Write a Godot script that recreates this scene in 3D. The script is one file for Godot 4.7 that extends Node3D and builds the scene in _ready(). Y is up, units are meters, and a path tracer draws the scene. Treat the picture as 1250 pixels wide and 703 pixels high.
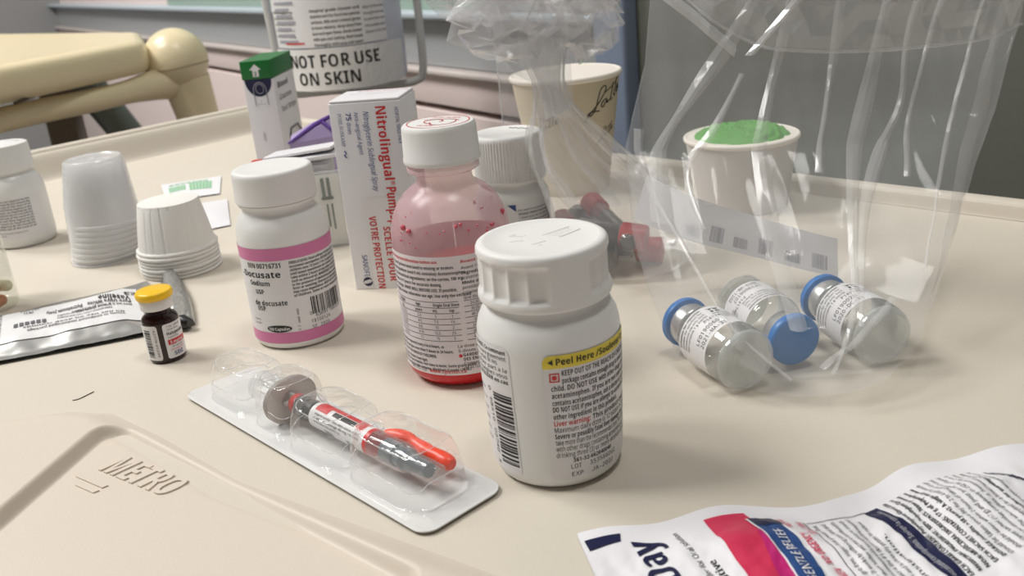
extends Node3D
# Bedside medicine cart top crowded with bottles, vials, cups and plastic bags.
# Units are metres; y = 0 is the table surface, the camera stands above the origin.

var names := {}
var glyph_store := {}
var base_of := {}
var cap_of := {}
var M := {}


func _ready() -> void:
	# --- camera, light and exposure -------------------------------------------------
	var cam := Camera3D.new()
	cam.name = "camera"
	var lens := CameraAttributesPhysical.new()
	lens.frustum_focal_length = 39.43
	lens.frustum_focus_distance = 0.44
	lens.exposure_aperture = 21.0
	lens.frustum_near = 0.02
	lens.frustum_far = 60.0
	cam.attributes = lens
	cam.fov = 33.86
	cam.position = Vector3(0, 0.2, 0)
	cam.rotation_degrees = Vector3(-20.4, 0, -5.4)
	add_child(cam)
	cam.current = true
	var we := WorldEnvironment.new()
	we.name = "environment"
	var env := Environment.new()
	env.background_mode = Environment.BG_COLOR
	env.background_color = Color(0.5, 0.52, 0.55)
	env.tonemap_mode = Environment.TONE_MAPPER_LINEAR
	env.tonemap_exposure = 0.84
	env.sdfgi_enabled = true
	env.ssao_enabled = true
	env.ssil_enabled = true
	we.environment = env
	add_child(we)
	materials()
	ceiling_lamp(Vector3(-1.85, 2.44, -0.62), 0.25, 6.6, Vector2(1.2, 0.6), "ceiling light panel over the left of the cart")
	ceiling_lamp(Vector3(0.38, 2.44, -0.2), 0.25, 1.9, Vector2(0.4, 0.4), "small ceiling light panel over the right of the cart")
	ceiling_lamp(Vector3(-2.1, 2.44, -1.75), 0.25, 7.6, Vector2(1.2, 0.6), "ceiling light panel near the far left of the room")
	# --- large structure ------------------------------------------------------------
	room()
	cart_top()
	beige_cart()
	# --- objects --------------------------------------------------------------------
	sachet()
	tablet_bottle()
	capsule_bottle()
	liquid_bottle()
	syringe_pack()
	spray_box()
	ribbed_bottle()
	big_bag()
	lying_vials()
	tied_bag()
	coffee_cup()
	green_cup()
	canister()
	strip_box()
	packet_bin()
	left_bottle()
	cup_stacks()
	amber_vial()
	foil_packets()
	swab_packets()
	pill_jar()


# ---------------------------------------------------------------- naming and nodes

func numbered(n: String, where := "") -> String:
	var k := where + "/" + n
	var c: int = names.get(k, 0)
	names[k] = c + 1
	return n if c == 0 else "%s_%03d" % [n, c]


func thing(called: String, label: String, category: String, at := Vector3.ZERO, turn := 0.0, group := "") -> Node3D:
	var o := Node3D.new()
	o.name = numbered(called)
	add_child(o, true)
	o.position = at
	o.rotation.y = turn
	tag(o, label, category, group)
	return o


func tag(o: Node, label: String, category: String, group := "") -> void:
	o.set_meta("label", label)
	o.set_meta("category", category)
	if group != "":
		o.set_meta("group", group)


func part(called: String, mesh: Mesh, mat: Material, parent: Node = self, at := Vector3.ZERO) -> MeshInstance3D:
	var o := MeshInstance3D.new()
	o.name = numbered(called, "" if parent == self else str(parent.get_instance_id()))
	o.mesh = mesh
	o.material_override = mat
	o.cast_shadow = GeometryInstance3D.SHADOW_CASTING_SETTING_ON
	parent.add_child(o, true)
	o.position = at
	return o


func struct(called: String, mesh: Mesh, mat: Material, at := Vector3.ZERO) -> MeshInstance3D:
	var o := part(called, mesh, mat, self, at)
	o.set_meta("kind", "structure")
	return o


func mk(key: String, c: Color, rough := 0.5, metal := 0.0) -> StandardMaterial3D:
	var m := StandardMaterial3D.new()
	m.resource_name = key
	m.albedo_color = c
	m.roughness = rough
	m.metallic = metal
	M[key] = m
	return m


func clear(key: String, c: Color, rough := 0.06) -> StandardMaterial3D:
	var m := mk(key, c, rough)
	m.transparency = BaseMaterial3D.TRANSPARENCY_ALPHA
	m.cull_mode = BaseMaterial3D.CULL_DISABLED
	return m


func bumps(m: StandardMaterial3D, freq: float, strength: float, scale := 1.0) -> void:
	var n := FastNoiseLite.new()
	n.seed = 11
	n.noise_type = FastNoiseLite.TYPE_SIMPLEX
	n.frequency = freq
	n.fractal_octaves = 3
	var t := NoiseTexture2D.new()
	t.width = 512
	t.height = 512
	t.seamless = true
	t.as_normal_map = true
	t.bump_strength = strength
	t.noise = n
	m.normal_enabled = true
	m.normal_texture = t
	m.uv1_triplanar = true
	m.uv1_world_triplanar = true
	m.uv1_scale = Vector3.ONE * scale


func materials() -> void:
	bumps(mk("table", Color(0.825, 0.79, 0.735), 0.5), 0.08, 0.3, 14.0)
	bumps(mk("lid", Color(0.835, 0.79, 0.735), 0.5), 0.08, 0.4, 14.0)
	mk("beige", Color(0.89, 0.83, 0.69), 0.3)
	mk("brown", Color(0.40, 0.36, 0.30), 0.5)
	mk("grey_leg", Color(0.42, 0.45, 0.44), 0.3)
	bumps(mk("mauve", Color(0.90, 0.835, 0.82), 0.6), 0.05, 0.2, 3.0)
	mk("rail", Color(0.69, 0.70, 0.71), 0.35)
	mk("ledge", Color(0.80, 0.76, 0.74), 0.5)
	mk("rail_top", Color(0.74, 0.78, 0.81), 0.4)
	mk("pane", Color(0.60, 0.68, 0.63), 0.3)
	mk("gap", Color(0.26, 0.20, 0.18), 0.8)
	mk("post", Color(0.52, 0.57, 0.66), 0.5)
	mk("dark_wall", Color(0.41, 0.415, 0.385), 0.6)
	mk("paint", Color(0.58, 0.58, 0.58), 0.8)
	mk("floor", Color(0.42, 0.41, 0.40), 0.5)
	mk("white", Color(0.91, 0.91, 0.905), 0.32)
	mk("white_matte", Color(0.90, 0.895, 0.89), 0.5)
	mk("label", Color(0.90, 0.895, 0.90), 0.4)
	mk("label_pink", Color(0.90, 0.865, 0.875), 0.4)
	mk("ink", Color(0.09, 0.09, 0.10), 0.5)
	mk("grey_ink", Color(0.36, 0.36, 0.38), 0.5)
	mk("pale_ink", Color(0.62, 0.62, 0.66), 0.5)
	mk("red_ink", Color(0.80, 0.16, 0.17), 0.5)
	mk("pink_ink", Color(0.80, 0.16, 0.32), 0.4)
	mk("magenta", Color(0.72, 0.08, 0.42), 0.3)
	mk("navy", Color(0.07, 0.09, 0.25), 0.35)
	mk("blue", Color(0.12, 0.27, 0.50), 0.35)
	mk("blue_ink", Color(0.20, 0.28, 0.52), 0.5)
	mk("green_ink", Color(0.55, 0.76, 0.60), 0.5)
	mk("yellow_ink", Color(0.90, 0.82, 0.25), 0.4)
	mk("pink_band", Color(0.83, 0.48, 0.66), 0.4)
	mk("red_liquid", Color(0.78, 0.06, 0.11), 0.15)
	mk("blue_cap", Color(0.05, 0.44, 0.74), 0.35)
	mk("yellow_cap", Color(0.95, 0.76, 0.05), 0.35)
	mk("aluminium", Color(0.80, 0.80, 0.80), 0.3, 0.8)
	mk("foil", Color(0.70, 0.70, 0.69), 0.32, 0.7)
	mk("amber", Color(0.13, 0.04, 0.02), 0.08)
	mk("card", Color(0.90, 0.895, 0.91), 0.45)
	mk("green_card", Color(0.04, 0.42, 0.17), 0.4)
	mk("red_cap", Color(0.72, 0.05, 0.10), 0.3)
	mk("blood", Color(0.10, 0.015, 0.02), 0.15)
	mk("black", Color(0.05, 0.05, 0.055), 0.4)
	mk("red_plastic", Color(0.82, 0.12, 0.13), 0.3)
	mk("orange_plastic", Color(0.98, 0.27, 0.14), 0.3)
	mk("grey_plastic", Color(0.40, 0.43, 0.46), 0.3)
	mk("paper", Color(0.90, 0.89, 0.875), 0.75)
	mk("cup_paper", Color(0.80, 0.75, 0.66), 0.6)
	mk("cup_inside", Color(0.93, 0.90, 0.86), 0.5)
	mk("coffee", Color(0.74, 0.66, 0.38), 0.4)
	mk("foam", Color(0.80, 0.78, 0.76), 0.6)
	mk("green_stuff", Color(0.36, 0.62, 0.28), 0.7)
	mk("backing", Color(0.85, 0.85, 0.845), 0.5)
	mk("droplet", Color(0.80, 0.36, 0.42), 0.12)
	mk("purple", Color(0.70, 0.63, 0.80), 0.3)
	mk("purple_dark", Color(0.42, 0.28, 0.62), 0.3)
	mk("flange", Color(0.80, 0.775, 0.755), 0.4)
	mk("tablet", Color(0.80, 0.45, 0.28), 0.5)
	mk("tablet_cream", Color(0.85, 0.82, 0.68), 0.5)
	mk("wire", Color(0.82, 0.82, 0.81), 0.35)
	clear("film", Color(0.93, 0.94, 0.95, 0.105), 0.07)
	clear("film_fold", Color(0.93, 0.93, 0.93, 0.22), 0.14)
	clear("film_tied", Color(0.93, 0.94, 0.95, 0.22), 0.13)
	mk("seam", Color(0.62, 0.56, 0.43), 0.5)
	clear("shell_edge", Color(0.95, 0.95, 0.95, 0.30), 0.1)
	clear("film_dense", Color(0.92, 0.92, 0.93, 0.24), 0.10)
	clear("film_knot", Color(0.90, 0.90, 0.91, 0.42), 0.10)
	M.film.metallic_specular = 0.21
	M.film_fold.metallic_specular = 0.35
	clear("cup_plastic", Color(0.985, 0.985, 0.99, 0.37), 0.2)
	clear("shell", Color(0.95, 0.95, 0.95, 0.035), 0.05)
	clear("glass", Color(0.85, 0.88, 0.87, 0.06), 0.03)
	clear("syringe_plastic", Color(0.94, 0.94, 0.95, 0.16), 0.08)
	clear("milky", Color(0.93, 0.94, 0.95, 0.28), 0.35)
	clear("pink_plastic", Color(0.92, 0.77, 0.80, 0.50), 0.27)
	clear("bin_plastic", Color(0.85, 0.88, 0.86, 0.12), 0.08)
	clear("sticker", Color(0.98, 0.97, 0.99, 0.92), 0.4)
	clear("jar_plastic", Color(0.80, 0.84, 0.72, 0.20), 0.1)
	clear("can_plastic", Color(0.82, 0.83, 0.87, 0.85), 0.35)


# ---------------------------------------------------------------- shape builders

func st_new() -> SurfaceTool:
	var st := SurfaceTool.new()
	st.begin(Mesh.PRIMITIVE_TRIANGLES)
	return st


func done(st: SurfaceTool) -> ArrayMesh:
	st.generate_normals()
	return st.commit()


func tri(st: SurfaceTool, a: Vector3, b: Vector3, c: Vector3) -> void:
	st.add_vertex(a)
	st.add_vertex(b)
	st.add_vertex(c)


# A quad seen from its front: bottom left, bottom right, top left, top right.
func quad(st: SurfaceTool, bl: Vector3, br: Vector3, tl: Vector3, tr: Vector3) -> void:
	tri(st, bl, tl, tr)
	tri(st, bl, tr, br)


# Rings of points, each closed, running to the right when seen from outside.
func rings(st: SurfaceTool, rr: Array, groups: Array, close_bottom := true, close_top := true) -> void:
	var n: int = rr[0].size()
	for i in rr.size() - 1:
		st.set_smooth_group(groups[i])
		var a: PackedVector3Array = rr[i]
		var b: PackedVector3Array = rr[i + 1]
		for j in n:
			var k := (j + 1) % n
			quad(st, a[j], a[k], b[j], b[k])
	if close_bottom:
		st.set_smooth_group(90)
		fan(st, rr[0], false)
	if close_top:
		st.set_smooth_group(91)
		fan(st, rr[rr.size() - 1], true)


func fan(st: SurfaceTool, p: PackedVector3Array, up: bool) -> void:
	var c := Vector3.ZERO
	for q in p:
		c += q
	c /= p.size()
	for j in p.size():
		var k := (j + 1) % p.size()
		if up:
			tri(st, c, p[k], p[j])
		else:
			tri(st, c, p[j], p[k])


func chain_groups(prof: Array, sharp := 38.0) -> Array:
	var g := []
	var now := 0
	for i in prof.size() - 1:
		if i > 0:
			var d0: Vector2 = prof[i] - prof[i - 1]
			var d1: Vector2 = prof[i + 1] - prof[i]
			if absf(rad_to_deg(d0.angle_to(d1))) > sharp:
				now += 1
		g.append(now)
	return g


# A turned shape: the profile runs from the bottom up along the outside.
func turned(st: SurfaceTool, prof: Array, seg := 64, wobble = null, sharp := 38.0) -> void:
	var rr := []
	for p in prof:
		var ring := PackedVector3Array()
		for j in seg:
			var a := TAU * j / seg
			var r: float = p.x
			if wobble != null:
				r += wobble.call(a, p.y)
			ring.append(Vector3(r * sin(a), p.y, r * cos(a)))
		rr.append(ring)
	rings(st, rr, chain_groups(prof, sharp), prof[0].x > 0.0006, prof[prof.size() - 1].x > 0.0006)


func lathe(prof: Array, seg := 64, wobble = null, sharp := 38.0) -> ArrayMesh:
	var st := st_new()
	turned(st, prof, seg, wobble, sharp)
	return done(st)


# A sheet over (u, v): v runs up and u to the right when seen from the front.
func sheet(nu: int, nv: int, f: Callable, st: SurfaceTool = null) -> ArrayMesh:
	var own := st == null
	if own:
		st = st_new()
	st.set_smooth_group(0)
	var rows := []
	for j in nv + 1:
		var row := PackedVector3Array()
		for i in nu + 1:
			row.append(f.call(float(i) / nu, float(j) / nv))
		rows.append(row)
	for j in nv:
		var a: PackedVector3Array = rows[j]
		var b: PackedVector3Array = rows[j + 1]
		for i in nu:
			quad(st, a[i], a[i + 1], b[i], b[i + 1])
	return done(st) if own else null


# The same as a crumpled film: every small facet is flat
func facets(nu: int, nv: int, f: Callable) -> ArrayMesh:
	var st := st_new()
	st.set_smooth_group(-1)
	var rows := []
	for j in nv + 1:
		var row := PackedVector3Array()
		for i in nu + 1:
			row.append(f.call(float(i) / nu, float(j) / nv))
		rows.append(row)
	for j in nv:
		var a: PackedVector3Array = rows[j]
		var b: PackedVector3Array = rows[j + 1]
		for i in nu:
			if (i + j) % 2 == 0:
				quad(st, a[i], a[i + 1], b[i], b[i + 1])
			else:
				tri(st, a[i], b[i], a[i + 1])
				tri(st, a[i + 1], b[i], b[i + 1])
	return done(st)


# A round bar along a path; radii may be one number or one per point.
func bar(st: SurfaceTool, pts: Array, radius, seg := 12) -> void:
	var rr := []
	var groups := []
	var side := Vector3.ZERO
	for i in pts.size():
		var p: Vector3 = pts[i]
		var d: Vector3 = (pts[mini(i + 1, pts.size() - 1)] - pts[maxi(i - 1, 0)]).normalized()
		if side == Vector3.ZERO:
			side = d.cross(Vector3.UP if absf(d.y) < 0.9 else Vector3.RIGHT).normalized()
		side = (side - d * side.dot(d)).normalized()
		var other := side.cross(d)
		var r: float = radius[i] if radius is Array else radius
		var ring := PackedVector3Array()
		for j in seg:
			var a := TAU * j / seg
			ring.append(p + side * cos(a) * r + other * sin(a) * r)
		rr.append(ring)
		groups.append(0)
	rings(st, rr, groups)


func tube(pts: Array, radius, seg := 12) -> ArrayMesh:
	var st := st_new()
	bar(st, pts, radius, seg)
	return done(st)


func smooth_path(pts: Array, n := 8) -> Array:
	var c := Curve3D.new()
	for i in pts.size():
		var t: Vector3 = (pts[mini(i + 1, pts.size() - 1)] - pts[maxi(i - 1, 0)]) / 6.0
		c.add_point(pts[i], -t, t)
	var out := []
	var steps := (pts.size() - 1) * n
	for i in steps + 1:
		out.append(c.samplef(float(i) / n))
	return out


# A convex outline in plan (x, z) with rounded corners, drawn in by «inset»; counter-clockwise from above.
func outline(poly: Array, r: float, inset := 0.0, n := 6) -> PackedVector2Array:
	var p := poly.duplicate()
	var area := 0.0
	for i in p.size():
		var a: Vector2 = p[i]
		var b: Vector2 = p[(i + 1) % p.size()]
		area += a.x * -b.y + a.y * b.x
	if area < 0.0:
		p.reverse()
	var out := PackedVector2Array()
	for i in p.size():
		var q: Vector2 = p[i]
		var d0: Vector2 = (q - p[(i + p.size() - 1) % p.size()]).normalized()
		var d1: Vector2 = (p[(i + 1) % p.size()] - q).normalized()
		var in0 := Vector2(d0.y, -d0.x)
		var in1 := Vector2(d1.y, -d1.x)
		var bis := (in0 + in1).normalized()
		var c := q + bis * (r / maxf(0.2, bis.dot(in0)))
		var a0 := (-in0).angle()
		var turn := in0.angle_to(in1)
		for k in n + 1:
			var a := a0 + turn * k / n
			out.append(c + Vector2(cos(a), sin(a)) * (r - inset) if r - inset > 0.0 else c + bis * (inset - r) / maxf(0.2, bis.dot(in0)))
	return out


func ring_at(o: PackedVector2Array, y: float) -> PackedVector3Array:
	var r := PackedVector3Array()
	for q in o:
		r.append(Vector3(q.x, y, q.y))
	return r


func slab(st: SurfaceTool, poly: Array, y0: float, y1: float, r: float, bevel: float, n := 6) -> void:
	var rr := []
	var prof := []
	for k in 4:
		var a := PI / 2 * k / 3
		prof.append(Vector2(bevel * (1 - sin(a)), y0 + bevel * (1 - cos(a))))
	for k in 4:
		var a := PI / 2 * k / 3
		prof.append(Vector2(bevel * (1 - cos(a)), y1 - bevel * (1 - sin(a))))
	for p in prof:
		rr.append(ring_at(outline(poly, r, p.x, n), p.y))
	rings(st, rr, [0, 0, 0, 0, 0, 0, 0, 0])


func rect_poly(x0: float, z0: float, x1: float, z1: float) -> Array:
	return [Vector2(x0, z0), Vector2(x1, z0), Vector2(x1, z1), Vector2(x0, z1)]


func block(sx: float, sy: float, sz: float, r := 0.002) -> ArrayMesh:
	var st := st_new()
	slab(st, rect_poly(-sx / 2, -sz / 2, sx / 2, sz / 2), 0.0, sy, r, minf(r, sy * 0.45), 3)
	return done(st)


# ---------------------------------------------------------------- print laid on surfaces
# Print is measured in metres on the unrolled surface: x to the right, y up. A map turns that, and a height above the surface, into a point.

func round_map(r: float, a0 := 0.0, r_top := -1.0, y_top := 1.0) -> Callable:
	return func(p: Vector2, off: float) -> Vector3:
		var rr := r if r_top < 0.0 else lerpf(r, r_top, p.y / y_top)
		var a := a0 + p.x / r
		return Vector3((rr + off) * sin(a), p.y, (rr + off) * cos(a))


func flat_map(o: Vector3, ux: Vector3, uy: Vector3) -> Callable:
	var n := ux.cross(uy).normalized()
	return func(p: Vector2, off: float) -> Vector3:
		return o + ux * p.x + uy * p.y + n * off


func lay(st: SurfaceTool, a: Vector2, b: Vector2, c: Vector2, map: Callable, off: float, most: float) -> void:
	if (b - a).cross(c - a) > 0.0:
		var t := b
		b = c
		c = t
	var ab := a.distance_to(b)
	var bc := b.distance_to(c)
	var ca := c.distance_to(a)
	var m := maxf(ab, maxf(bc, ca))
	if m > most:
		if m == ab:
			var q := (a + b) / 2
			lay(st, a, q, c, map, off, most)
			lay(st, q, b, c, map, off, most)
		elif m == bc:
			var q := (b + c) / 2
			lay(st, a, b, q, map, off, most)
			lay(st, a, q, c, map, off, most)
		else:
			var q := (c + a) / 2
			lay(st, a, b, q, map, off, most)
			lay(st, q, b, c, map, off, most)
		return
	tri(st, map.call(a, off), map.call(b, off), map.call(c, off))


func area(st: SurfaceTool, pts: PackedVector2Array, map: Callable, off := 0.0001, most := 0.004) -> void:
	st.set_smooth_group(0)
	var idx := Geometry2D.triangulate_polygon(pts)
	for i in range(0, idx.size(), 3):
		lay(st, pts[idx[i]], pts[idx[i + 1]], pts[idx[i + 2]], map, off, most)


func box2(st: SurfaceTool, x0: float, y0: float, x1: float, y1: float, map: Callable, off := 0.0002, most := 0.004) -> void:
	st.set_smooth_group(0)
	lay(st, Vector2(x0, y0), Vector2(x1, y0), Vector2(x1, y1), map, off, most)
	lay(st, Vector2(x0, y0), Vector2(x1, y1), Vector2(x0, y1), map, off, most)


func rounded2(x0: float, y0: float, x1: float, y1: float, r: float) -> PackedVector2Array:
	return outline([Vector2(x0, y0), Vector2(x1, y0), Vector2(x1, y1), Vector2(x0, y1)], r, 0.0, 5)


# A smooth patch of label: a rectangle in even cells, so that its shading is smooth.
func patch(x0: float, y0: float, x1: float, y1: float, map: Callable, off := 0.0001, nx := 24, ny := 4) -> ArrayMesh:
	return sheet(nx, ny, func(u: float, v: float) -> Vector3: return map.call(Vector2(lerpf(x0, x1, u), lerpf(y0, y1, v)), off))


func font_of(style: String) -> SystemFont:
	var f := SystemFont.new()
	f.font_names = PackedStringArray(["Droid Serif" if "serif" in style else "Droid Sans Mono" if "mono" in style else "Droid Sans"])
	if "bold" in style:
		f.font_weight = 700
	return f


func glyphs(s: String, style: String) -> Array:
	var k := style + ":" + s
	if glyph_store.has(k):
		return glyph_store[k]
	if not base_of.has(style) and s != "H":
		var h: Array = glyphs("H", style)
		var lo := 1e9
		var hi := -1e9
		for q in h[0]:
			lo = minf(lo, q.y)
			hi = maxf(hi, q.y)
		base_of[style] = lo
		cap_of[style] = hi - lo
	var tm := TextMesh.new()
	tm.font = font_of(style)
	tm.font_size = 40
	tm.pixel_size = 0.025
	tm.depth = 0.0
	tm.curve_step = 2.5
	tm.horizontal_alignment = HORIZONTAL_ALIGNMENT_LEFT
	tm.text = s
	var arr := tm.get_mesh_arrays()
	var v: PackedVector3Array = arr[Mesh.ARRAY_VERTEX]
	var out := PackedVector2Array()
	var x0 := 1e9
	var x1 := -1e9
	var idx = arr[Mesh.ARRAY_INDEX]
	var count: int = v.size() if idx == null else idx.size()
	for i in count:
		var q := v[i] if idx == null else v[idx[i]]
		out.append(Vector2(q.x, q.y))
		x0 = minf(x0, q.x)
		x1 = maxf(x1, q.x)
	for i in out.size():
		out[i].x -= x0
	glyph_store[k] = [out, maxf(x1 - x0, 0.001)]
	return glyph_store[k]


# One line of lettering: «cap» is the height of its capitals. opts: style, fit (width), xs (stretch), rot, al (0 left, 0.5 centre, 1 right), skew
func text(st: SurfaceTool, s: String, o: Vector2, cap: float, map: Callable, opts := {}, off := 0.00025) -> void:
	var style: String = opts.get("style", "sans")
	var g := glyphs(s, style)
	if not base_of.has(style):
		glyphs(s + " ", style)
	var k: float = cap / cap_of.get(style, 0.7)
	var kx: float = opts.fit / g[1] if opts.has("fit") else k * float(opts.get("xs", 1.0))
	var rot: float = opts.get("rot", 0.0)
	var skew: float = opts.get("skew", 0.0)
	var shift: float = -float(opts.get("al", 0.0)) * g[1] * kx
	var e := Vector2(cos(rot), sin(rot))
	var n := Vector2(-e.y, e.x)
	var pts: PackedVector2Array = g[0]
	var b: float = base_of[style]
	st.set_smooth_group(-1)
	var q := PackedVector2Array()
	q.resize(3)
	for i in range(0, pts.size() - 2, 3):
		for j in 3:
			var y := (pts[i + j].y - b) * k
			q[j] = o + e * (pts[i + j].x * kx + shift + y * skew) + n * y
		lay(st, q[0], q[1], q[2], map, off, 0.003)


# Justified lines of small print
func lines(st: SurfaceTool, ll: Array, o: Vector2, cap: float, pitch: float, width: float, map: Callable, opts := {}) -> void:
	var rot: float = opts.get("rot", 0.0)
	var down := Vector2(sin(rot), -cos(rot)) * pitch
	for i in ll.size():
		var s: String = ll[i]
		if s == "":
			continue
		var op := opts.duplicate()
		if s.ends_with("~"):
			s = s.trim_suffix("~")
		else:
			op.fit = width
		if s.begins_with("*"):
			s = s.substr(1)
			op.style = "bold"
		text(st, s, o + down * i, cap, map, op)


func barcode(st: SurfaceTool, x0: float, y0: float, x1: float, y1: float, map: Callable, upright := true, seed_n := 3, off := 0.00025) -> void:
	var rng := RandomNumberGenerator.new()
	rng.seed = seed_n
	var w := x1 - x0 if upright else y1 - y0
	var unit := w / 95.0
	var t := 0.0
	while t < w - unit * 2:
		var b := unit * (1 + rng.randi() % 3)
		if upright:
			box2(st, x0 + t, y0, x0 + t + b, y1, map, off, 0.003)
		else:
			box2(st, x0, y0 + t, x1, y0 + t + b, map, off, 0.003)
		t += b + unit * (1 + rng.randi() % 3)


func noise(seed_n: int, freq: float, kind := FastNoiseLite.TYPE_SIMPLEX_SMOOTH, fractal := FastNoiseLite.FRACTAL_FBM, oct := 3) -> FastNoiseLite:
	var n := FastNoiseLite.new()
	n.seed = seed_n
	n.frequency = freq
	n.noise_type = kind
	n.fractal_type = fractal
	n.fractal_octaves = oct
	return n


func print_on(called: String, mat: String, parent: Node, draw: Callable) -> MeshInstance3D:
	var st := st_new()
	draw.call(st)
	return part(called, done(st), M[mat], parent)


# ---------------------------------------------------------------- the room

const WALL_AT := Vector3(0.153, 0, -1.19545)
const WALL_X := Vector3(0.54808, 0, 0.83642)
const WALL_Z := Vector3(-0.83642, 0, 0.54808)


# A box given along the wall (s), up (y) and out of it (o).
func wall_box(called: String, mat: String, s0: float, s1: float, y0: float, y1: float, o0: float, o1: float, bevel := 0.0) -> MeshInstance3D:
	var m: Mesh
	if bevel > 0.0:
		var st := st_new()
		slab(st, rect_poly(s0, o0, s1, o1), y0, y1, bevel, bevel, 3)
		m = done(st)
	else:
		var b := BoxMesh.new()
		b.size = Vector3(s1 - s0, y1 - y0, o1 - o0)
		var st := st_new()
		st.append_from(b, 0, Transform3D(Basis(), Vector3((s0 + s1) / 2, (y0 + y1) / 2, (o0 + o1) / 2)))
		m = st.commit()
	var o := struct(called, m, M[mat])
	o.transform = Transform3D(Basis(WALL_X, Vector3.UP, WALL_Z), WALL_AT)
	return o


func room() -> void:
	wall_box("wall_back", "mauve", -3.5, 0.0, -0.9, 2.5, -0.15, -0.02)
	wall_box("wall_back_gap", "gap", -3.5, 0.0, -0.075, -0.03, -0.0205, -0.012)
	wall_box("trim_1", "mauve", -3.5, 0.0, -0.9, -0.0565, -0.03, 0.012, 0.003)
	wall_box("trim_2", "mauve", -3.5, 0.0, -0.0475, 0.0005, -0.03, 0.012, 0.003)
	wall_box("trim_3", "ledge", -3.5, 0.0, 0.001, 0.012, -0.03, 0.024, 0.004)
	wall_box("trim_4", "rail", -3.5, 0.0, 0.0125, 0.088, -0.03, 0.004, 0.003)
	wall_box("trim_5", "rail_top", -3.5, 0.0, 0.0885, 0.1, -0.03, 0.03, 0.004)
	wall_box("window_1", "pane", -1.9, -0.28, 0.1005, 0.9, -0.03, -0.005)
	wall_box("trim_6", "rail", -0.275, 0.0, 0.1005, 0.9, -0.03, 0.006, 0.003)
	wall_box("trim_7", "post", -0.004, 0.0545, -0.9, 2.5, -0.03, 0.03, 0.006)
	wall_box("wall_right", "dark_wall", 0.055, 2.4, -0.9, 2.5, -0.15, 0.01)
	wall_box("floor", "floor", -3.6, 2.5, -1.0, -0.9, -0.2, 3.8)
	wall_box("ceiling", "paint", -3.6, 2.5, 2.5, 2.6, -0.2, 3.8)
	wall_box("wall_left", "paint", -3.6, -3.5, -0.9, 2.5, -0.2, 3.8)
	wall_box("wall_far_right", "paint", 2.4, 2.5, -0.9, 2.5, -0.2, 3.8)
	wall_box("wall_front", "paint", -3.5, 2.4, -0.9, 2.5, 3.7, 3.8)


func ceiling_lamp(at: Vector3, glow: float, energy: float, size: Vector2, label: String) -> void:
	var t := thing("ceiling_light", label, "light", at)
	var fr := st_new()
	slab(fr, rect_poly(-size.x / 2 - 0.03, -size.y / 2 - 0.03, size.x / 2 + 0.03, size.y / 2 + 0.03), 0.012, 0.06, 0.01, 0.005, 2)
	part("frame", done(fr), M.paint, t)
	var m := StandardMaterial3D.new()
	m.resource_name = "lamp_diffuser"
	m.albedo_color = Color(0.95, 0.95, 0.95)
	m.emission_enabled = true
	m.emission = Color(1.0, 0.99, 0.97)
	m.emission_energy_multiplier = glow * energy
	var b := BoxMesh.new()
	b.size = Vector3(size.x, 0.01, size.y)
	part("light_diffuser", b, m, t, Vector3(0, 0.006, 0))
	var l := AreaLight3D.new()
	l.name = "light"
	l.area_size = size
	l.light_energy = energy
	l.light_color = Color(1.0, 0.995, 0.98)
	l.shadow_enabled = true
	l.area_range = 12.0
	l.rotation_degrees = Vector3(-90, 0, 0)
	l.position = Vector3(0, -0.01, 0)
	t.add_child(l, true)


# ---------------------------------------------------------------- the cart the things stand on

const EDGE_CORNER := Vector3(-0.282, 0, -1.231)
const EDGE_RIGHT := Vector3(0.691, 0, 0.7228)
const EDGE_LEFT := Vector3(-0.7228, 0, 0.691)


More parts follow.
